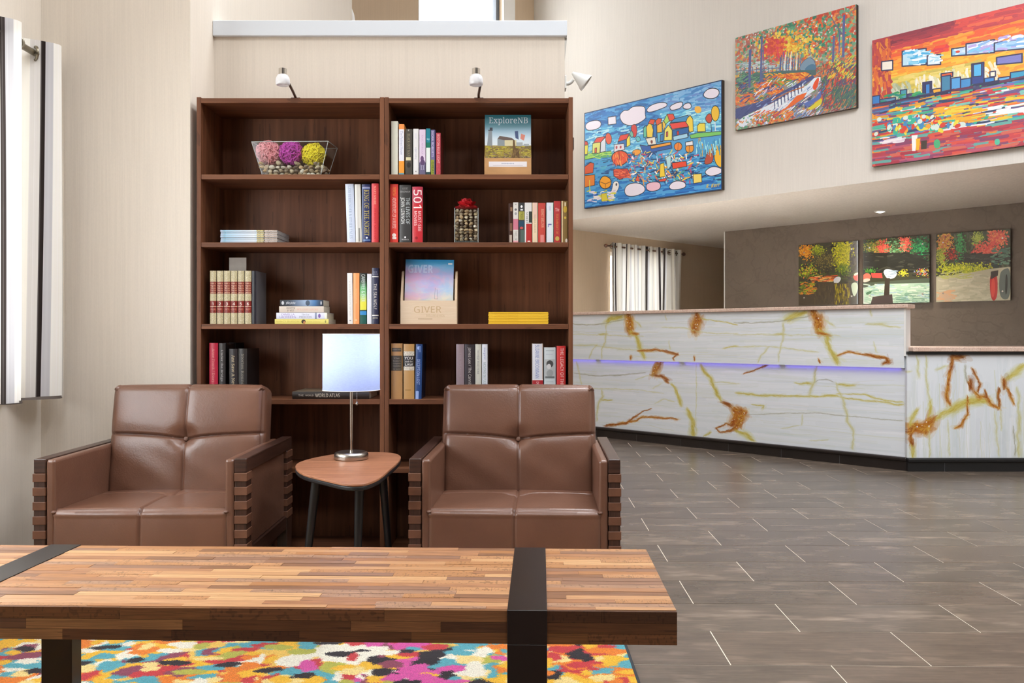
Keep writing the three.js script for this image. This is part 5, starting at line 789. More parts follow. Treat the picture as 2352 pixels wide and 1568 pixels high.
// pens for a canvas of w x h that take points of the studied view
function pens(g, w, h, map, line = '#1c2230', fine = 1) {
  const P = ([x, y]) => { const [u, v] = map(x, y); return [u * w, v * h]; };
  const path = (pts, close = true) => { g.beginPath(); pts.map(P).forEach((p, i) => (i ? g.lineTo(...p) : g.moveTo(...p))); if (close) g.closePath(); };
  return {
    P,
    poly: (col, pts, o = 5) => { path(pts); g.fillStyle = col; g.fill(); if (o) { g.strokeStyle = line; g.lineWidth = o; g.lineJoin = 'round'; g.stroke(); } },
    soft: (col, pts, o = 5) => { const q = pts.map(P), n = q.length; g.beginPath(); for (let i = 0; i < n; i++) { const a = q[i], b = q[(i + 1) % n], m = [(a[0] + b[0]) / 2, (a[1] + b[1]) / 2]; i ? g.quadraticCurveTo(a[0], a[1], m[0], m[1]) : g.moveTo(m[0], m[1]); if (i === n - 1) { const c = q[0], e = q[1]; g.quadraticCurveTo(c[0], c[1], (c[0] + e[0]) / 2, (c[1] + e[1]) / 2); } } g.fillStyle = col; g.fill(); if (o) { g.strokeStyle = line; g.lineWidth = o; g.stroke(); } },
    line: (col, wd, pts) => { path(pts, false); g.strokeStyle = col; g.lineWidth = wd; g.lineCap = 'round'; g.lineJoin = 'round'; g.stroke(); },
    // loose brush strokes inside a box of the studied view, leaning by tilt
    brush: (cols, n, x0, x1, y0, y1, len, wid, tilt = 0, jit = 0.3) => { for (let i = 0; i < n; i++) { const [x, y] = P([rr(x0, x1), rr(y0, y1)]), a = tilt + rr(-jit, jit), l = rr(len * 0.5, len); g.strokeStyle = cols[Math.floor(rnd() * cols.length)]; g.lineWidth = rr(wid * 0.5, wid); g.lineCap = 'round'; g.beginPath(); g.moveTo(x, y); g.quadraticCurveTo(x + l * 0.5 * Math.cos(a), y + l * 0.5 * Math.sin(a) + rr(-wid, wid) * 0.4, x + l * Math.cos(a), y + l * Math.sin(a)); g.stroke(); } },
    // the same, in shares of the picture across and down
    band: (cols, n, u0, u1, v0, v1, len, wid, tilt = 0, jit = 0.12) => { for (let i = 0; i < n; i++) { const x = rr(u0, u1) * w, y = rr(v0, v1) * h, a = tilt + rr(-jit, jit), l = rr(len * 0.5, len); g.strokeStyle = cols[Math.floor(rnd() * cols.length)]; g.lineWidth = rr(wid * 0.5, wid); g.lineCap = 'round'; g.beginPath(); g.moveTo(x - l / 2 * Math.cos(a), y - l / 2 * Math.sin(a)); g.quadraticCurveTo(x, y + rr(-wid, wid) * 0.4, x + l / 2 * Math.cos(a), y + l / 2 * Math.sin(a)); g.stroke(); } },
    spots: (cols, n, u0, u1, v0, v1, r) => { for (let i = 0; i < n; i++) { g.fillStyle = cols[Math.floor(rnd() * cols.length)]; g.beginPath(); g.ellipse(rr(u0, u1) * w, rr(v0, v1) * h, rr(r * 0.4, r), rr(r * 0.3, r * 0.7), rnd() * 3, 0, 7); g.fill(); } },
    dabs: (cols, n, x0, x1, y0, y1, r0) => { const r = r0 * fine; for (let i = 0; i < n / fine / fine; i++) { const [x, y] = P([(x0 + x1) / 2 + (rnd() + rnd() + rnd() - 1.5) * (x1 - x0) * 0.52, (y0 + y1) / 2 + (rnd() + rnd() + rnd() - 1.5) * (y1 - y0) * 0.52]); g.fillStyle = cols[Math.floor(rnd() * cols.length)]; g.beginPath(); g.ellipse(x, y, rr(r * 0.4, r), rr(r * 0.3, r * 0.7), rnd() * 3, 0, 7); g.fill(); } },
  };
}
const canvasBump = dataTex(256, 256, (u, v) => 255 * (0.5 * fbm(u, v, 24, 40, 501, 3) + 0.5 * noise(u, v, 128, 128, 503)), false, 6, 4);
const mCanvasSide = M({ color: '#33271d', roughness: 0.7 });
function picture(name, label, n, x0, x1, y0, y1, th, tex, mat, sideMat) {     // a panel hanging on a slanted wall: along, heights and thickness in metres
  const t = thing(name, label, 'painting', oN(n).add(V(0, 0, 0)).toArray(), TURN_N), w = x1 - x0, h = y1 - y0;
  t.position.copy(frame(n, -(x0 + x1) / 2, y0));
  part('stretcher', box(-w / 2, w / 2, 0, h, 0.0006, th - 0.0006), sideMat, t);
  part('canvas', new THREE.PlaneGeometry(w, h).translate(0, h / 2, th), mat(tex), t); return t;
}
const mPaint = (map) => M({ map, roughness: 0.5, bumpMap: canvasBump, bumpScale: 0.0012 });
const NQ = NP - 0.045;
// harbour village
{
  const z = (x, y) => [1320 + x / 4.611, 160 + y / 4.611], q = [[95, 470], [1557, 97], [1563, 1262], [108, 1478]], c = q.map(([x, y]) => onN(...z(x, y), NQ));
  const tex = canvasTex(1440, 840, (g, w, h) => {
    seed = 61; const k = pens(g, w, h, unwarp(q)); g.fillStyle = '#4f9fd6'; g.fillRect(0, 0, w, h); const tl = 0.0;
    k.brush(['#1d62ad', '#2f7fc4', '#2a74bd', '#3f8fd0', '#2667a8'], 260, 95, 800, 330, 700, 110, 20, tl); k.brush(['#5f9fd8', '#7fb4e0', '#4a86c8', '#8cc0e6', '#6a8fd0'], 240, 750, 1600, 100, 430, 120, 20, tl);
    k.brush(['#62bfe6', '#8fd6ee', '#b8e6f2', '#4fb0dc'], 180, 95, 720, 620, 900, 90, 16, tl); k.brush(['#8fdcee', '#bdeef5', '#6fc6e4'], 120, 900, 1560, 450, 660, 90, 18, tl);
    k.brush(['#1e6fb8', '#2a89c4', '#3c9fd0', '#174f8e', '#58b4cc', '#123a6a'], 420, 95, 1570, 880, 1180, 80, 12, 0, 0.15); k.brush(['#0f58a8', '#1b72c0', '#1366b2', '#2a86cc'], 260, 95, 1600, 1180, 1480, 140, 16, 0, 0.1);
    const cl = (p) => k.soft('#efe6f2', p, 6);
    cl([[105, 600], [140, 560], [230, 540], [275, 560], [272, 610], [230, 640], [150, 655], [115, 640]]); k.poly('#ece8f4', [[347, 510], [430, 497], [435, 580], [350, 592]], 6);
    cl([[470, 480], [520, 430], [560, 440], [600, 395], [690, 385], [745, 395], [740, 480], [755, 515], [680, 570], [600, 600], [520, 585], [480, 540]]); cl([[750, 430], [800, 375], [900, 345], [970, 350], [978, 385], [900, 420], [780, 460]]); cl([[1000, 385], [1080, 345], [1145, 335], [1130, 400], [1060, 425], [1010, 430]]); cl([[1135, 400], [1160, 355], [1225, 345], [1235, 405], [1180, 420]]); cl([[1350, 260], [1400, 200], [1470, 185], [1525, 205], [1530, 255], [1480, 300], [1390, 300]]);
    k.soft('#f2b84a', [[1265, 385], [1330, 380], [1345, 440], [1300, 462], [1268, 440]], 0);
    k.poly('#7ecb6a', [[1215, 690], [1300, 665], [1570, 645], [1572, 680], [1400, 705], [1230, 725]], 4); k.poly('#8fd05a', [[100, 920], [240, 890], [385, 865], [380, 905], [240, 935], [100, 965]], 4); k.brush(['#b8e06a', '#5fae6a'], 60, 100, 380, 880, 940, 60, 9);
    const P = (c2, ...p) => k.poly(c2, p, 5);
    P('#e6dc4e', [100, 810], [140, 805], [135, 905], [102, 910]); P('#d2493a', [100, 765], [130, 770], [142, 805], [100, 810]);
    P('#dfe07a', [188, 790], [272, 770], [265, 890], [185, 895]); P('#e0e6ee', [275, 775], [325, 720], [325, 870], [270, 885]); P('#e04a3c', [195, 785], [230, 730], [325, 712], [275, 775]); P('#e8663a', [212, 840], [232, 835], [230, 890], [210, 890]); k.soft('#e05a3a', [[325, 690], [360, 672], [392, 720], [385, 790], [340, 800], [322, 740]], 5);
    P('#2a6fb4', [455, 770], [545, 740], [548, 820], [450, 835]); P('#f0e04a', [548, 740], [580, 690], [588, 800], [548, 825]); P('#e2402e', [455, 770], [480, 700], [575, 680], [548, 740]); k.soft('#cf3a34', [[590, 600], [640, 575], [660, 630], [650, 720], [610, 720], [600, 660]], 5); k.soft('#6fb8a0', [[575, 680], [600, 640], [625, 700], [600, 730]], 5); k.soft('#62c0c8', [[640, 720], [680, 705], [700, 750], [660, 775]], 4);
    P('#5fc0a0', [725, 620], [755, 590], [760, 715], [728, 720]); P('#f0cf4a', [755, 610], [800, 545], [830, 640], [820, 720], [765, 720]); P('#e2502e', [775, 570], [800, 525], [850, 530], [830, 585]); P('#2f74b8', [830, 590], [865, 580], [868, 720], [830, 730]); P('#e05a34', [850, 545], [880, 515], [920, 520], [905, 580], [865, 590]); P('#f2b83a', [868, 590], [920, 560], [925, 660], [870, 670]); P('#5fb8d6', [870, 670], [935, 660], [935, 760], [875, 770]); P('#3a7fc0', [905, 690], [935, 680], [935, 755], [905, 765]); P('#f0c84a', [925, 560], [950, 520], [965, 580], [935, 660]);
    P('#a8d86a', [940, 540], [975, 470], [1000, 540], [960, 580]); P('#e2503c', [975, 470], [1040, 465], [1065, 530], [1000, 545]); P('#3f8fc4', [1050, 520], [1190, 480], [1240, 500], [1180, 545], [1010, 560]); P('#f2d24a', [1190, 510], [1220, 480], [1250, 520], [1255, 650], [1215, 660], [1175, 555]);
    P('#eee06a', [950, 640], [990, 585], [1030, 640], [1030, 745], [945, 750]); P('#e84a40', [1000, 570], [1170, 545], [1205, 600], [1030, 630]); P('#2563a8', [1032, 640], [1205, 605], [1205, 700], [1040, 745]); P('#a8d8ee', [1040, 705], [1190, 670], [1200, 715], [1045, 750]); P('#d23a3a', [1080, 650], [1102, 645], [1104, 690], [1082, 692]); P('#e0503a', [968, 660], [985, 655], [985, 705], [968, 710]);
    P('#ecd84e', [1295, 590], [1320, 562], [1380, 560], [1385, 650], [1300, 655]); k.soft('#c9503a', [[1375, 510], [1420, 450], [1455, 480], [1450, 550], [1410, 565]], 5); k.soft('#eec03a', [[1440, 420], [1480, 365], [1530, 400], [1530, 500], [1490, 550], [1450, 510]], 5); k.line('#3a4a5a', 6, [[1440, 560], [1450, 650]]); k.line('#e8e8f0', 7, [[1485, 550], [1490, 640]]);
    // boats
    P('#2f5fae', [690, 800], [760, 810], [1020, 765], [1030, 830], [800, 880], [725, 885]); P('#f0a23a', [800, 810], [1015, 765], [1018, 795], [810, 840]); P('#efe9dd', [748, 730], [850, 712], [862, 790], [780, 802]); k.soft('#7a3f34', [[800, 750], [825, 745], [825, 785], [805, 785]], 0);
    P('#e7e2ea', [415, 800], [520, 785], [528, 850], [415, 880]); k.soft('#b83a44', [[432, 815], [452, 810], [450, 845], [434, 848]], 0); k.soft('#b83a44', [[475, 812], [495, 808], [494, 838], [476, 842]], 0); k.soft('#e8562e', [[385, 910], [470, 850], [570, 890], [560, 980], [480, 1030], [400, 990]], 7); k.line('#5a1f1f', 6, [[468, 860], [474, 1020]]); k.brush(['#f2804a', '#d03a2a', '#f7a24a'], 26, 405, 545, 880, 990, 50, 9, 1.4);
    k.soft('#ef8a34', [[1045, 800], [1095, 760], [1140, 790], [1130, 850], [1070, 860]], 5); k.line('#7a2f1f', 4, [[1095, 775], [1092, 850]]); k.soft('#ef9a2e', [[1165, 820], [1215, 775], [1265, 800], [1255, 870], [1190, 880]], 5); P('#f0f0f4', [1172, 765], [1250, 750], [1255, 795], [1175, 805]); k.line('#6a2a1f', 4, [[1215, 800], [1212, 880]]); k.soft('#f0a23a', [[600, 880], [640, 845], [700, 850], [700, 890], [640, 920]], 4);
    // reflections
    k.brush(['#e85a2e', '#f0a23a', '#efd64a', '#ffffff', '#8fd6e6', '#c9486a', '#4aa89a', '#1a3a66'], 260, 560, 1300, 880, 1180, 46, 11, 0.3, 1.2); k.poly('#f2d23a', [[905, 1000], [945, 985], [960, 1130], [900, 1140]], 5); k.poly('#b8e0e6', [[965, 930], [1020, 900], [1020, 1020], [985, 1060]], 4); k.poly('#e84a2e', [[1030, 985], [1180, 965], [1190, 1020], [1040, 1050]], 5); k.poly('#e04a34', [[885, 1165], [985, 1145], [960, 1180], [900, 1185]], 4); k.poly('#e2583a', [[640, 1180], [670, 1110], [695, 1185]], 4); k.poly('#c8443a', [[410, 1060], [560, 1050], [590, 1110], [480, 1170], [415, 1130]], 4); k.brush(['#e8663a', '#b03a34', '#f08a5a'], 40, 420, 580, 1060, 1150, 50, 8, 0.2);
    k.poly('#d85a34', [[100, 1040], [170, 990], [205, 1000], [195, 1100], [105, 1115]], 5); k.poly('#e2802e', [[100, 1130], [215, 1120], [215, 1230], [105, 1255]], 5); k.line('#d8d84a', 9, [[160, 1180], [165, 1310]]); k.soft('#f0a21e', [[262, 1180], [310, 1120], [390, 1160], [390, 1240], [320, 1275], [270, 1240]], 7); k.line('#5a3a14', 5, [[275, 1195], [330, 1215], [385, 1190]]); k.line('#5a3a14', 5, [[330, 1215], [325, 1270]]);
    k.soft('#f0ece8', [[410, 1190], [460, 1180], [480, 1240], [430, 1330], [370, 1350], [400, 1270]], 4); k.soft('#3a3a4a', [[435, 1205], [455, 1205], [452, 1235], [436, 1235]], 0); k.brush(['#efece6', '#d8c8e0', '#d8d23a', '#e6ddec'], 50, 130, 400, 1290, 1400, 60, 14, 0.1); k.poly('#d8c83a', [[285, 1320], [340, 1315], [360, 1390], [290, 1400]], 3);
    cl([[525, 1270], [570, 1210], [680, 1195], [750, 1240], [745, 1300], [640, 1345], [545, 1340]]); k.soft('#f0c0d0', [[755, 1210], [830, 1185], [910, 1190], [915, 1260], [840, 1290], [765, 1280]], 6); cl([[995, 1230], [1060, 1170], [1170, 1180], [1185, 1240], [1110, 1265], [1020, 1270]]); k.poly('#f0d66a', [[1255, 1100], [1345, 1095], [1350, 1185], [1262, 1200]], 5); cl([[1375, 1070], [1460, 1010], [1570, 1040], [1575, 1080], [1460, 1125], [1400, 1110]]);
    k.soft('#b8503a', [[1395, 890], [1440, 820], [1475, 860], [1465, 980], [1400, 1000], [1370, 990]], 4); k.soft('#eeb82a', [[1480, 860], [1530, 815], [1575, 860], [1578, 1020], [1530, 1030], [1480, 960]], 4); k.brush(['#7fd6e6', '#b4ecf2', '#e0b04a', '#3f8fb8'], 60, 1290, 1560, 720, 860, 60, 12, 1.5, 0.2);
    g.fillStyle = '#d8b84a'; const [sx, sy] = k.P([1390, 1250]); g.font = 'bold italic 40px sans-serif'; g.fillText('R. Kerr', sx, sy);
    g.strokeStyle = '#12365e'; g.lineWidth = 12; g.strokeRect(2, 2, w - 4, h - 4);
  });
  const x0 = (c[0][0] + c[3][0]) / 2, x1 = (c[1][0] + c[2][0]) / 2;
  picture('painting', 'bright blue harbour painting of boats and crooked houses', NP - 0.001, x0, x1, (c[2][1] + c[3][1]) / 2, (c[0][1] + c[1][1]) / 2, 0.044, tex, mPaint, mCanvasSide);
}
// autumn woodland with a stream
{
  const z = (x, y) => [1670 + x / 4.9, y / 4.9], q = [[95, 415], [1452, 62], [1455, 1222], [92, 1455]], c = q.map(([x, y]) => onN(...z(x, y), NQ));
  const tex = canvasTex(1200, 900, (g, w, h) => {
    seed = 71; const k = pens(g, w, h, unwarp(q), '#4a4a6a'); g.fillStyle = '#8f8a86'; g.fillRect(0, 0, w, h);
    k.spots(['#c2765e', '#b8685a', '#d0603f', '#d88a52', '#8fa890', '#6a9a7a', '#b8b6a8', '#9a6a64', '#d8b04a'], 2600, 0, 1, 0, 0.56, 22); k.band(['#5a7a62', '#8a4a4a', '#c86a44', '#4a5a7a', '#a8604a', '#6a8a5a', '#d8904a'], 900, 0, 1, 0.5, 1, 56, 13, -0.5, 0.7);
    k.dabs(['#c2765e', '#b8685a', '#a8605c', '#d08a62', '#8fa890', '#b8b6a8', '#9a6a64'], 900, 95, 700, 260, 620, 24); k.dabs(['#d8603a', '#e0844a', '#c84a3a', '#b8503f', '#e0a04a', '#6aa080', '#a86a5a'], 1100, 600, 1460, 90, 560, 26);
    k.dabs(['#d8dcd6', '#bcd0cc', '#e6e0d8'], 220, 100, 1460, 140, 640, 12); k.dabs(['#5a9a78', '#4f8a6e', '#7ab08a', '#3f7f68'], 320, 150, 1460, 200, 620, 22); k.dabs(['#e6b83e', '#d8c04a', '#f0cf5a', '#e08a2e'], 300, 380, 950, 380, 640, 22); k.dabs(['#d84a5a', '#e0683e', '#c94a40'], 220, 430, 640, 420, 660, 22);
    k.brush(['#a9c4cc', '#c4d6d8', '#8fb0b8'], 90, 100, 720, 690, 800, 60, 10, 0); for (let x = 110; x < 580; x += 44) k.line('#5a6a8a', 7, [[x, 745], [x + 2, 850]]); k.line('#5a6a8a', 7, [[100, 790], [590, 760]]);
    for (let i = 0; i < 11; i++) { const x = 600 + i * 22; k.line(['#4a5a8a', '#5f6f9a', '#e6ecf2'][i % 3], 8, [[x + 12, 600 + rr(-20, 20)], [x, 790]]); }
    k.soft('#7b95aa', [[800, 790], [850, 690], [930, 640], [990, 690], [1000, 790], [900, 810]], 4); k.soft('#4f7690', [[850, 800], [930, 720], [1000, 730], [1005, 800]], 0);
    k.poly('#4f6a6a', [[100, 860], [600, 790], [1000, 790], [1000, 850], [300, 900], [100, 920]], 0); k.brush(['#4f7f6a', '#6a9a78', '#3f6a60'], 160, 95, 600, 820, 1060, 60, 14);
    k.poly('#d8743a', [[390, 880], [560, 835], [880, 810], [940, 840], [760, 930], [560, 925]], 0); k.brush(['#e8943a', '#d8603a', '#f0b84a', '#c2503a', '#e0a03a'], 150, 400, 900, 820, 920, 46, 11, 0.4); k.brush(['#8aa84a', '#5f8f4a'], 50, 420, 720, 880, 960, 60, 11, 0.25);
    k.poly('#d86a34', [[290, 940], [420, 905], [640, 1010], [560, 1060], [470, 1060]], 0); k.brush(['#e88a3a', '#c84a3a', '#f0a84a'], 90, 300, 620, 910, 1050, 50, 10, 0.7); k.poly('#cf6a44', [[95, 1080], [260, 1030], [390, 1130], [95, 1170]], 0); k.brush(['#e0804a', '#f0a050', '#c86a4a', '#8a9a5a'], 90, 95, 390, 1040, 1180, 50, 11, 0.5);
    k.poly('#4d5584', [[95, 1210], [420, 1120], [700, 990], [960, 850], [990, 880], [700, 1060], [400, 1200], [95, 1330]], 0); k.brush(['#3f4a78', '#5a639a', '#46507e'], 130, 95, 960, 880, 1330, 60, 12, -0.35);
    k.poly('#dde6f0', [[100, 1360], [210, 1290], [350, 1230], [520, 1150], [700, 1060], [900, 960], [980, 880], [1060, 870], [1000, 1010], [820, 1130], [560, 1260], [400, 1340], [150, 1420]], 0); k.brush(['#8fa8cf', '#b4c6e0', '#6a86ba', '#f0f4f8', '#d8c8d8'], 150, 300, 1050, 900, 1330, 60, 10, -0.5);
    k.poly('#e06a34', [[600, 1260], [680, 1190], [780, 1080], [900, 1040], [860, 1110], [720, 1200]], 0); k.poly('#d8c83a', [[900, 1230], [1010, 1150], [1090, 1080], [1060, 1180], [950, 1240]], 0); k.poly('#5a6fb0', [[860, 1170], [1000, 1100], [1080, 990], [1090, 900], [1110, 1000], [1040, 1120], [900, 1210]], 0); k.soft('#e2542e', [[960, 960], [1020, 870], [1040, 890], [1010, 1010], [970, 1020]], 0);
    for (let i = 0; i < 9; i++) { const x = 530 + i * 38, y = 1200 - i * 24; k.line('#3f4a72', 8, [[x, y - 80], [x + 6, y + 20]]); k.line('#eef2f6', 12, [[x + 18, y - 60], [x + 20, y]]); } k.line('#b86a3a', 10, [[510, 1120], [700, 1030], [860, 980]]);
    k.brush(['#e0603a', '#c8443f', '#f0a050', '#d88a3a', '#7a9a5a', '#8a4a5a'], 220, 250, 720, 1250, 1440, 50, 13, -0.4); k.dabs(['#dfe6f2', '#9ab0d8', '#d88a4a', '#5a9a7a', '#b84a4a'], 160, 95, 760, 1290, 1450, 16);
    k.brush(['#b8443f', '#8a4450', '#d8603f', '#5f7f5a', '#4a5a7a', '#3f6f5a', '#c87a4a', '#6a4a6a'], 460, 1060, 1460, 760, 1230, 54, 12, -1.0, 0.8); k.brush(['#d8d24a', '#e8b83a', '#a8c84a'], 60, 1130, 1440, 640, 900, 36, 12, -0.8); k.brush(['#4a6a60', '#3f5f6a', '#5a7a62'], 140, 1180, 1460, 1020, 1230, 60, 10, -1.1);
    for (const [x, y0, y1, s] of [[255, 560, 960, 26], [385, 420, 905, 20], [405, 500, 900, 9], [595, 640, 800, 9], [1195, 420, 700, 18], [1310, 190, 640, 22], [1262, 360, 620, 9]]) k.line('#5a6496', s, [[x + 6, y0], [x, (y0 + y1) / 2], [x - 4, y1]]); k.line('#6a5f86', 9, [[1300, 400], [1220, 290], [1170, 200]]); k.line('#c8b84a', 10, [[870, 640], [860, 560], [800, 500]]); k.line('#c8b84a', 8, [[865, 600], [930, 540]]);
    k.dabs(['#5a9a78', '#c8503a', '#b8b0a4'], 60, 95, 700, 1380, 1460, 20);
  });
  picture('painting', 'autumn woodland painting with a stream and orange leaves', NP - 0.001, (c[0][0] + c[3][0]) / 2, (c[1][0] + c[2][0]) / 2, (c[2][1] + c[3][1]) / 2, (c[0][1] + c[1][1]) / 2, 0.044, tex, mPaint, mCanvasSide);
}
// sunset skyline over water
{
  const z = (x, y) => [1980 + x / 3.919, y / 3.919], q = [[90, 370], [1458, 24], [1458, 1306], [92, 1502]], c = q.map(([x, y]) => onN(...z(x, y), NQ)), W3 = 1.82, x0 = (c[0][0] + c[3][0]) / 2, part3 = (c[1][0] - x0) / W3;
  const tex = canvasTex(1440, 840, (g, w0, h) => {
    seed = 83; const w = w0 * part3, k = pens(g, w, h, unwarp(q), '#3a3a5a'); g.fillStyle = '#e8913a'; g.fillRect(0, 0, w0, h); const R = 2050;
    const UR = 1 / part3;
    k.band(['#f2b83e', '#f0a83a', '#eec04a', '#f0963a', '#f2a23a'], 900, 0, UR, 0.1, 0.5, 150, 24); k.band(['#d8c04a', '#e0cc6a', '#c8b45a', '#e8d27a'], 240, 0.05, 0.7, 0.34, 0.5, 90, 20); k.band(['#f0ead8', '#e8dcb8', '#d8d4a8'], 110, 0.3, 0.85, 0.38, 0.5, 44, 18, 1.3, 0.4); k.band(['#a8b090', '#c8ccb8', '#b8c0a0'], 70, 0.06, 0.28, 0.4, 0.52, 44, 18, 1.3, 0.4);
    k.band(['#ef8a34', '#e0703a', '#f0a040', '#e8603c'], 420, 0, UR, 0.07, 0.22, 170, 24); k.band(['#c94a4a', '#d8504a', '#b8444a', '#e0664a', '#c2454c'], 520, 0, UR, 0, 0.1, 180, 24); k.band(['#8f3a48', '#a03c48', '#7f3444', '#b0444a'], 240, 0, 0.5, 0, 0.07, 150, 24); k.band(['#c2503f', '#b8484a', '#d86a3a', '#e0883a', '#a8404a'], 220, -0.02, 0.13, 0.05, 0.46, 60, 20, 1.4, 0.4); k.band(['#d8404a', '#e8503a'], 14, 0.42, 0.52, 0.17, 0.21, 60, 18);
    const B = (col, x0b, y0b, x1b, y1b, sl = -0.13) => k.poly(col, [[x0b, y0b], [x1b, y0b + (x1b - x0b) * sl], [x1b, y1b + (x1b - x0b) * sl * 0.6], [x0b, y1b]], 8);
    B('#bfe2f2', 360, 465, 575, 600); k.brush(['#8fd0ec', '#eef6fa', '#4fb0e0', '#e6eef6'], 40, 370, 560, 460, 580, 60, 16); B('#dcecf4', 585, 505, 705, 590); k.brush(['#f4f8fa', '#a8d8ee'], 14, 600, 690, 500, 570, 40, 12); B('#f0e6d8', 175, 560, 275, 640); B('#8fc8e8', 805, 440, 935, 505); k.brush(['#d8ecf6', '#c2d8f0'], 12, 830, 930, 430, 490, 40, 12); k.soft('#d8503a', [[838, 458], [880, 452], [878, 474], [842, 478]], 0);
    B('#c6d6ec', 935, 395, 1190, 495, -0.16); k.brush(['#eef4fa', '#8fb4e0', '#b8a8e0', '#7fc8ea'], 36, 950, 1180, 385, 470, 70, 16); B('#a8cdee', 1190, 385, 1480, 460, -0.16); B('#cfe0f2', 1490, 330, 1800, 420, -0.16); k.brush(['#eef4fa', '#7fb0e0', '#b8a8e0'], 36, 1210, 1780, 330, 440, 70, 16); B('#7f7fc0', 1210, 515, 1440, 580, -0.16);
    // skyline
    const S = (col, a, b, cc, d) => k.poly(col, [[a, b], [cc, b - (cc - a) * 0.15], [cc, d - (cc - a) * 0.1], [a, d]], 7);
    S('#3f7fc4', 92, 872, 160, 980); S('#5a8fae', 160, 900, 300, 960); S('#4a9aae', 345, 815, 400, 940); S('#5a4a7a', 410, 850, 505, 925); S('#3a3a6a', 545, 745, 625, 900); S('#3f86cc', 570, 760, 610, 880); S('#e8a83a', 635, 805, 710, 870); S('#d8603a', 710, 665, 815, 700); S('#4a86a8', 712, 690, 795, 850); S('#5aa0d8', 800, 705, 885, 820); S('#4a8fc8', 885, 715, 980, 800); S('#3a4a8a', 985, 575, 1095, 790); S('#5ab4e6', 1000, 580, 1075, 690); S('#3f86cc', 1100, 705, 1190, 770); S('#f0e6d0', 1150, 645, 1200, 690); S('#6ab0e0', 1225, 700, 1330, 760); S('#3f9ac0', 1335, 650, 1480, 720); S('#4a8fc8', 1490, 600, 1600, 700); S('#5a6aa8', 1610, 640, 1800, 690);
    k.brush(['#2f8a7a', '#3f9a5a', '#4aa868'], 40, 92, 700, 840, 980, 50, 18); k.brush(['#3fa84a', '#4ac05a'], 14, 970, 1150, 760, 820, 30, 16);
    k.band(['#3a3a5a', '#4a4a6a', '#33324a', '#4a5a7a', '#6a3a52'], 200, 0, UR, 0.51, 0.58, 140, 16, 0, 0.04);
    k.band(['#c83f4a', '#d8503f', '#e8743a', '#3fae8a', '#4a86b8', '#8a6aae', '#efc23a', '#e8e6ec', '#a83f52', '#5ab4a0', '#6a5a86', '#e0a03a', '#3a4a6a', '#7fc0b0'], 950, 0, UR, 0.54, 0.84, 130, 17, 0, 0.04); k.band(['#b04352', '#c84a4f', '#d8584a', '#8a4a6a', '#6aa8a0', '#cf6a5a', '#b85a72', '#a83a4a'], 520, 0, UR, 0.82, 1.02, 150, 20, 0, 0.04);
    k.dabs(['#3fb89a', '#d8e6dc', '#e8d84a', '#d84a3a', '#4a8fc0', '#f0a03a'], 110, 100, 900, 1040, 1190, 24); k.brush(['#f0eef2', '#ffffff'], 26, 1080, R, 960, 1040, 140, 12, 0, 0.03); k.brush(['#e8d04a', '#f0b03a'], 40, 620, 1000, 960, 1100, 90, 14, 0, 0.04); k.poly('#f4f0ee', [[445, 1220], [500, 1215], [480, 1360], [450, 1360]], 0); k.poly('#efb52e', [[485, 1250], [525, 1245], [512, 1350], [486, 1355]], 0); k.poly('#4a4038', [[530, 1270], [585, 1262], [580, 1340], [530, 1345]], 0); k.soft('#4fae7a', [[640, 1260], [700, 1250], [705, 1330], [650, 1340]], 0); k.soft('#5ac0a0', [[1190, 1250], [1240, 1245], [1240, 1300], [1195, 1305]], 0); k.brush(['#f0e6ea', '#e0d0dc'], 16, 120, 320, 1250, 1300, 70, 14, 0, 0.05);
  });
  picture('painting', 'orange and red sunset skyline painting with blue square clouds', NP - 0.001, x0, x0 + W3, (c[2][1] + c[3][1]) / 2, (c[0][1] + c[1][1]) / 2, 0.044, tex, mPaint, mCanvasSide);
}
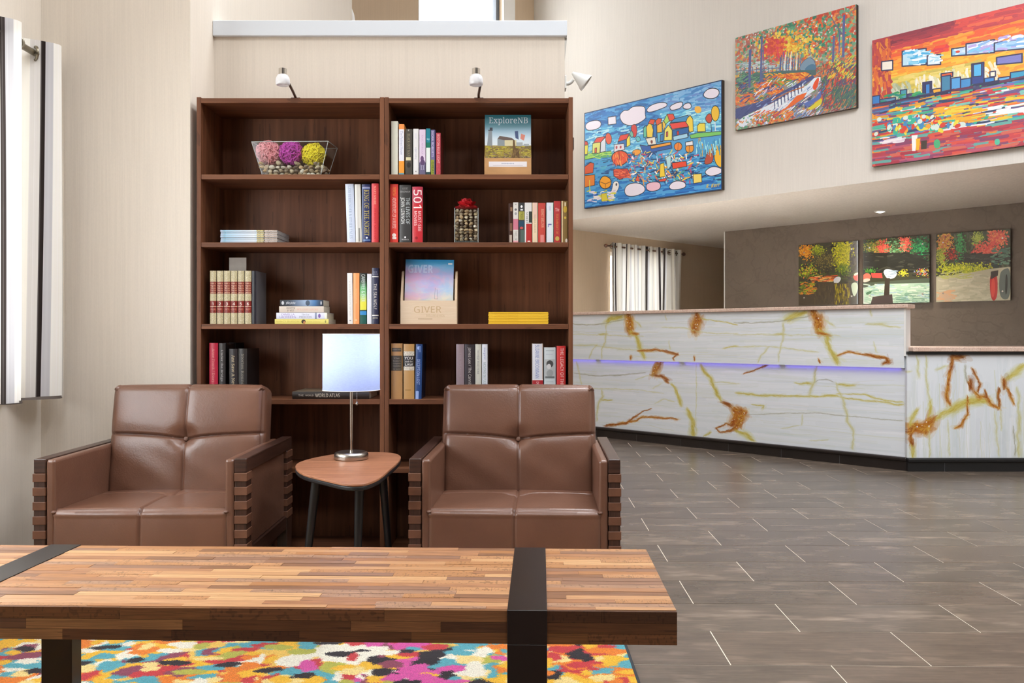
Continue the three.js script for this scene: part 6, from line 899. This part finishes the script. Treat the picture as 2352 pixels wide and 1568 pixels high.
// ---------- three glass photographs of an autumn lake on the dark wall ----------
{
  const z = (x, y) => [1820 + x / 4.523, 510 + y / 4.523], NG = NW - 0.03;
  const quads = [[[65, 265], [682, 207], [690, 848], [75, 878]], [[737, 200], [1425, 145], [1425, 838], [745, 852]], [[1493, 138], [2265, 75], [2268, 815], [1495, 830]]];
  const draws = [
    (k) => {
      k.brush(['#3a3a2a', '#4a4430', '#2c2c22'], 200, 65, 690, 200, 640, 50, 18); k.dabs(['#d98a1e', '#e8a62a', '#c8701c'], 90, 65, 210, 270, 400, 20); k.dabs(['#b8b41e', '#d0cc24', '#98a01c', '#e0d830'], 260, 430, 620, 220, 470, 22); k.dabs(['#8a9a1e', '#b0b42a', '#6a7a1c'], 90, 200, 330, 270, 360, 16); k.dabs(['#5a5230', '#6a5e34', '#8a7a3a', '#3a3424'], 240, 200, 480, 330, 500, 12); k.dabs(['#98b01e', '#b8c828', '#6a8a1c', '#e07a3a'], 110, 65, 260, 470, 600, 16); k.dabs(['#7a8a1e', '#4f6a1c'], 70, 470, 600, 440, 560, 16); k.brush(['#4a4640', '#3a3834'], 40, 600, 690, 230, 480, 40, 18, 1.5);
      k.brush(['#3a4a20', '#4a5a24'], 60, 70, 690, 530, 600, 50, 10); k.brush(['#e06a2a', '#e8a04a', '#d84a2a', '#efc27a'], 60, 170, 430, 570, 630, 60, 9, 0, 0.1); k.soft('#d8dce2', [[430, 600], [480, 570], [520, 590], [480, 650], [440, 650]], 0); k.soft('#e8584a', [[630, 560], [690, 520], [700, 620], [650, 610]], 0); k.soft('#efe6d8', [[640, 545], [690, 525], [692, 545], [650, 570]], 0);
      k.poly('#43392a', [[70, 640], [690, 640], [695, 880], [70, 900]], 0); k.brush(['#4a3f2c', '#3a3226', '#524630'], 120, 230, 500, 650, 900, 40, 16, 1.5, 0.1); k.brush(['#8aa02a', '#c87a2a', '#6a7a24', '#e08a2a'], 90, 70, 230, 640, 760, 36, 12); k.brush(['#7a6a1c', '#a89a24', '#5a5218'], 110, 450, 600, 640, 900, 50, 12, 1.5, 0.15); k.poly('#2a2a1e', [[610, 640], [690, 640], [692, 860], [620, 880]], 0); k.soft('#cfe4cc', [[612, 640], [680, 625], [690, 700], [650, 790], [625, 720]], 0);
    },
    (k) => {
      k.brush(['#2f4a2a', '#3a5a34', '#24301e', '#4a5a34'], 300, 737, 1430, 150, 430, 40, 16, 1.4, 0.5); k.dabs(['#e0504a', '#d84a44', '#f07a5a'], 80, 1110, 1230, 160, 310, 16); k.dabs(['#e2604e', '#d8584a', '#c84a40'], 130, 860, 1010, 200, 400, 16); k.dabs(['#7a8a34', '#a8963a', '#5f6a2a'], 80, 745, 900, 200, 330, 16); k.dabs(['#2f8a4a', '#1f6a44', '#3aa05a', '#17583c'], 180, 1230, 1430, 180, 410, 16); k.brush(['#6fae7a', '#4a7a4a'], 60, 950, 1150, 200, 330, 30, 8); k.poly('#1f211c', [[737, 330], [1200, 330], [1428, 420], [1428, 520], [737, 560]], 0); k.brush(['#2a2c26', '#3a3a30', '#191b16'], 140, 740, 1428, 330, 560, 80, 14); k.dabs(['#3f8a2a', '#5aa034'], 36, 760, 870, 490, 540, 10);
      k.soft('#e8705a', [[737, 550], [790, 535], [830, 570], [790, 620], [737, 625]], 0); k.soft('#efd8c8', [[737, 600], [800, 590], [820, 615], [740, 640]], 0); k.poly('#d84a44', [[820, 540], [930, 540], [940, 590], [830, 585]], 0); k.soft('#cfdbe6', [[945, 520], [975, 495], [1060, 510], [1095, 545], [1060, 595], [990, 600], [960, 560]], 0); k.brush(['#eef2f6', '#8fa4b8'], 16, 960, 1070, 510, 580, 40, 8); k.dabs(['#e0d82a', '#c8b81e', '#e8e04a'], 40, 1110, 1200, 510, 570, 9); k.dabs(['#e0d82a', '#d84a3a', '#8fb0d8'], 50, 1280, 1420, 490, 570, 10);
      k.poly('#4f5a4a', [[740, 640], [1428, 590], [1428, 650], [740, 690]], 0); k.poly('#b9d8c2', [[740, 690], [900, 650], [1428, 640], [1428, 860], [745, 870]], 0); k.brush(['#d8ecd8', '#9fc8ae', '#c2e0c8', '#8fb8a0', '#e6f2e4', '#a8c8d8'], 200, 745, 1428, 650, 850, 70, 12, 0.1, 0.3); k.brush(['#6f9a84'], 24, 1050, 1428, 720, 850, 160, 7, 0.1, 0.1); k.soft('#4f7a5a', [[765, 740], [830, 715], [830, 740], [780, 765]], 0); k.poly('#3a3028', [[965, 590], [1015, 590], [1010, 770], [955, 770]], 0); k.poly('#453a38', [[840, 780], [1040, 755], [1050, 860], [815, 870]], 0); k.line('#e8f0e8', 10, [[745, 690], [748, 840], [800, 850]]);
    },
    (k) => {
      k.brush(['#3a4a2c', '#4a4a3a', '#2f3a26', '#5a5a44'], 320, 1493, 2268, 80, 470, 46, 16, 1.4, 0.5); k.dabs(['#c8963a', '#b87a3a', '#d8a850', '#c86a4a'], 130, 1500, 1660, 120, 300, 16); k.dabs(['#3a8a4a', '#2f6f3f', '#4a9a54'], 110, 1690, 1790, 120, 400, 15); k.dabs(['#9aa034', '#7f8a2e', '#b4b44a'], 100, 1500, 1600, 290, 440, 14); k.dabs(['#8a9a3a', '#a8b04a'], 80, 1870, 1980, 110, 260, 14); k.dabs(['#e05a4a', '#e8705a', '#d84a44'], 260, 1890, 2130, 240, 410, 18); k.dabs(['#e0604e', '#f08a5a', '#d8504a'], 200, 2040, 2210, 100, 250, 18); k.dabs(['#5a1f1c', '#7a2a24', '#c83a30'], 60, 1590, 1720, 290, 400, 14); k.poly('#2f3029', [[1780, 340], [2268, 330], [2268, 440], [1780, 450]], 0); k.brush(['#3a3a34', '#4a4a40', '#24251f'], 80, 1700, 2260, 330, 450, 60, 12); k.brush(['#4a6a5a', '#5f7f68'], 50, 2060, 2260, 280, 450, 40, 14);
      k.dabs(['#c8cc2a', '#a8b024', '#e0dc3a', '#8a9a24'], 280, 1495, 2060, 440, 540, 16); k.poly('#c8c2a6', [[1495, 580], [1700, 555], [2060, 490], [2268, 470], [2268, 830], [1495, 850]], 0); k.brush(['#cfcab0', '#bdb89c', '#c4c0a4', '#d8d2ba'], 160, 1500, 2060, 560, 840, 90, 20, 0); k.brush(['#e0b088', '#d8b898'], 30, 1495, 1640, 720, 830, 70, 18); k.brush(['#b8bc6a', '#c4c47a'], 40, 1500, 1850, 520, 590, 60, 10); k.soft('#2a3a34', [[2060, 450], [2140, 440], [2150, 480], [2080, 480]], 0);
      k.soft('#c22a2a', [[2055, 540], [2110, 520], [2135, 600], [2130, 800], [2075, 830], [2050, 700]], 0); k.soft('#e04a40', [[2070, 600], [2100, 580], [2110, 700], [2090, 800], [2065, 760]], 0); k.poly('#3a2a26', [[2062, 520], [2140, 505], [2135, 560], [2060, 600]], 0); k.soft('#66706a', [[2150, 540], [2200, 490], [2268, 480], [2268, 790], [2200, 815], [2150, 760]], 0); k.soft('#1d221f', [[2215, 560], [2232, 540], [2240, 640], [2228, 760], [2212, 750]], 0);
    }];
  const labels = ['glass photograph of yellow autumn trees over dark water', 'glass photograph of pine trees and pale rippled water between two others', 'glass photograph of red maple and pale lake with red canoe tip'];
  const H = 0.705, base = onN(...z(1495, 830), NG)[1];
  quads.forEach((q, i) => {
    const map = unwarp(q), tex = canvasTex(640, 640, (g, w, h) => { seed = 900 + i; const k = pens(g, w, h, map, '#1c2230', 0.6); g.fillStyle = '#3a3c2a'; g.fillRect(0, 0, w, h); draws[i](k); });
    const a = onN(...z(...q[0]), NG)[0], b = onN(...z(...q[1]), NG)[0], t = thing('glass_photograph', labels[i], 'picture', frame(NG, -(a + b) / 2, base).toArray(), TURN_N, 'panorama of glass photographs'), w = b - a;
    part('backing', box(-w / 2, w / 2, 0, H, -0.007, -0.0006), mBlack, t); part('print', new THREE.PlaneGeometry(w, H).translate(0, H / 2, 0), M({ map: tex, roughness: 0.12, clearcoat: 1, clearcoatRoughness: 0.03 }), t);
    for (const sx of [-1, 1]) for (const y of [0.09, H - 0.09]) { part('standoff', cyl(0.009, 0.009, 0.034, 0, -0.03, 0, 14).rotateX(Math.PI / 2).translate(sx * (w / 2 - 0.07), y, 0), mChrome, t); }
  });
}

// ---------- curtains ----------
function stripes(sd, dark = 1) {
  return canvasTex(1024, 64, (g, w, h) => {
    seed = sd; g.fillStyle = '#e9e6e0'; g.fillRect(0, 0, w, h); let x = 0; const set = [['#f3f1ec', 46], ['#cfc9bf', 22], ['#f4f0e6', 30], ['#d8d4cf', 34], ['#2c2523', 15 * dark], ['#c4c3c6', 26], ['#f0ede6', 40], ['#b9b3aa', 12], ['#e9e7e4', 50], ['#2c2523', 9 * dark], ['#dcd6cc', 30], ['#f5f2ea', 24]];
    while (x < w) for (const [c, d] of set) { g.fillStyle = c; g.fillRect(x, 0, d, h); x += d; }
    for (let i = 0; i < 500; i++) { g.fillStyle = `rgba(255,255,255,${rr(0.02, 0.12)})`; g.fillRect(rnd() * w, 0, rr(1, 4), h); }
  });
}
const stripeTex = stripes(19); stripeTex.wrapS = stripeTex.wrapT = THREE.RepeatWrapping;
const mCurtain = M({ map: stripeTex, transmission: 0.2, thickness: 0, roughness: 1, specularIntensity: 0.1 });
const backTex = stripes(23, 2.1); backTex.wrapS = backTex.wrapT = THREE.RepeatWrapping;
const mCurtainBack = M({ map: backTex, transmission: 0.16, thickness: 0, roughness: 1, specularIntensity: 0.1 });
// a hanging of folds: plan(t) -> [along, out], t in 0..1; from y0 to y1
function drape(plan, y0, y1, nt, ny, u0, per, flare) {
  const pos = [], uv = [], idx = []; let s = 0, prev;
  for (let i = 0; i <= nt; i++) {
    const [a, o] = plan(i / nt); if (prev) s += Math.hypot(a - prev[0], o - prev[1]); prev = [a, o];
    for (let j = 0; j <= ny; j++) { const v = j / ny, k = 1 + flare(v, i / nt), sw = 0.012 * Math.sin(v * 2.1 + i * 0.11) * (1 - v); pos.push(a + sw, y0 + (y1 - y0) * v, o * k); uv.push(u0 + s / per, v); }
  }
  for (let i = 0; i < nt; i++) for (let j = 0; j < ny; j++) { const a = i * (ny + 1) + j, b = a + ny + 1; idx.push(a, b, a + 1, b, b + 1, a + 1); }
  const g = new THREE.BufferGeometry(); g.setAttribute('position', new THREE.Float32BufferAttribute(pos, 3)); g.setAttribute('uv', new THREE.Float32BufferAttribute(uv, 2)); g.setIndex(idx); g.computeVertexNormals(); return g;
}
const mRod = M({ color: '#8f8878', metalness: 1, roughness: 0.3 });
// local x runs away from the camera along the left wall, z out into the room
{
  const t = thing('curtain', 'striped grommet curtain hanging at the window beside the armchair', 'curtain', [LX, 0, 0], TL), RZ = 0.085, RY = 2.14;
  const plan = (k) => { const a = 3.0 + 0.65 * k; return [a, RZ + 0.062 * Math.cos((a - 3.30) / 0.27 * 6.2832) + 0.006 * Math.sin(a * 9)]; };
  part('fabric', drape(plan, 0.752, 2.195, 130, 24, 0.165, 1.15, (v, k) => 0.22 * (1 - v) * Math.sin(k * 7)), mCurtain, t);
  part('hem', drape(plan, 0.748, 0.76, 130, 1, 0.165, 1.15, () => 0), M({ color: '#5a5049', roughness: 0.9 }), t);
  for (let a = 3.5025; a > 3.0; a -= 0.135) part('grommet', new THREE.TorusGeometry(0.026, 0.0055, 10, 28).rotateY(0.85 * (Math.round((3.5025 - a) / 0.135) % 2 ? -1 : 1)), mRod, t, [a, RY, RZ]);
  const r = thing('curtain_rod', 'metal curtain rod with end finial above the striped curtain beside the armchair', 'curtain rod', [LX, RY, 0], TL);
  part('rod', rod(V(1.1, 0, RZ), V(3.62, 0, RZ), 0.0125, 0.0125, 18), mRod, r); part('finial', lathe([[0, 0], [0.018, 0.003], [0.026, 0.02], [0.027, 0.034], [0.019, 0.05], [0.008, 0.058], [0, 0.06]], 24).rotateZ(-Math.PI / 2), mRod, r, [3.62, 0, RZ]);
  part('bracket', [rod(V(3.58, 0, 0.001), V(3.58, 0, RZ), 0.006), cyl(0.02, 0.02, 0.006, 0, 0, 0).rotateX(Math.PI / 2).translate(3.58, 0, 0.001)], mRod, r);
}
{
  const n0 = onA(1390, 600, AF)[0], n1 = onA(1547, 600, AF)[0], ytop = 2.185, o = frame(0, AF), RZ = 0.085, RY = 2.135, t = thing('curtain', 'black and white striped curtain drawn across the window behind the reception', 'curtain', o.toArray(), TURN_A);
  part('fabric', drape((k) => { const a = n0 + (n1 - n0) * k; return [a, RZ + 0.05 * Math.cos(k * 9 * 6.2832) + 0.008 * Math.sin(k * 31)]; }, 0.55, ytop, 260, 18, 0.1, 0.9, (v, k) => 0.3 * (1 - v) * Math.sin(k * 23)), mCurtainBack, t);
  for (let k = 0; k < 10; k++) part('grommet', new THREE.TorusGeometry(0.03, 0.007, 8, 22).rotateY(k % 2 ? 0.8 : -0.8), mRod, t, [n0 + (n1 - n0) * (k + 0.25) / 9.6, RY, RZ]);
  const r = thing('curtain_rod', 'dark curtain rod over the striped curtain behind the reception', 'curtain rod', [o.x, RY, o.z], TURN_A), m2 = M({ color: '#6b4a38', roughness: 0.4 });
  part('rod', rod(V(n0 - 0.06, 0, RZ), V(n1 + 0.1, 0, RZ), 0.012, 0.012, 14), m2, r); for (const [x, s] of [[n0 - 0.06, 1], [n1 + 0.1, -1]]) part('finial', lathe([[0, 0], [0.018, 0.005], [0.026, 0.025], [0.018, 0.045], [0, 0.055]], 18).rotateZ(s * Math.PI / 2), m2, r, [x, 0, RZ]);
  part('bracket', rod(V(n1 + 0.03, 0, 0.001), V(n1 + 0.03, 0, RZ), 0.006), m2, r);
}

renderer.render(scene, camera);
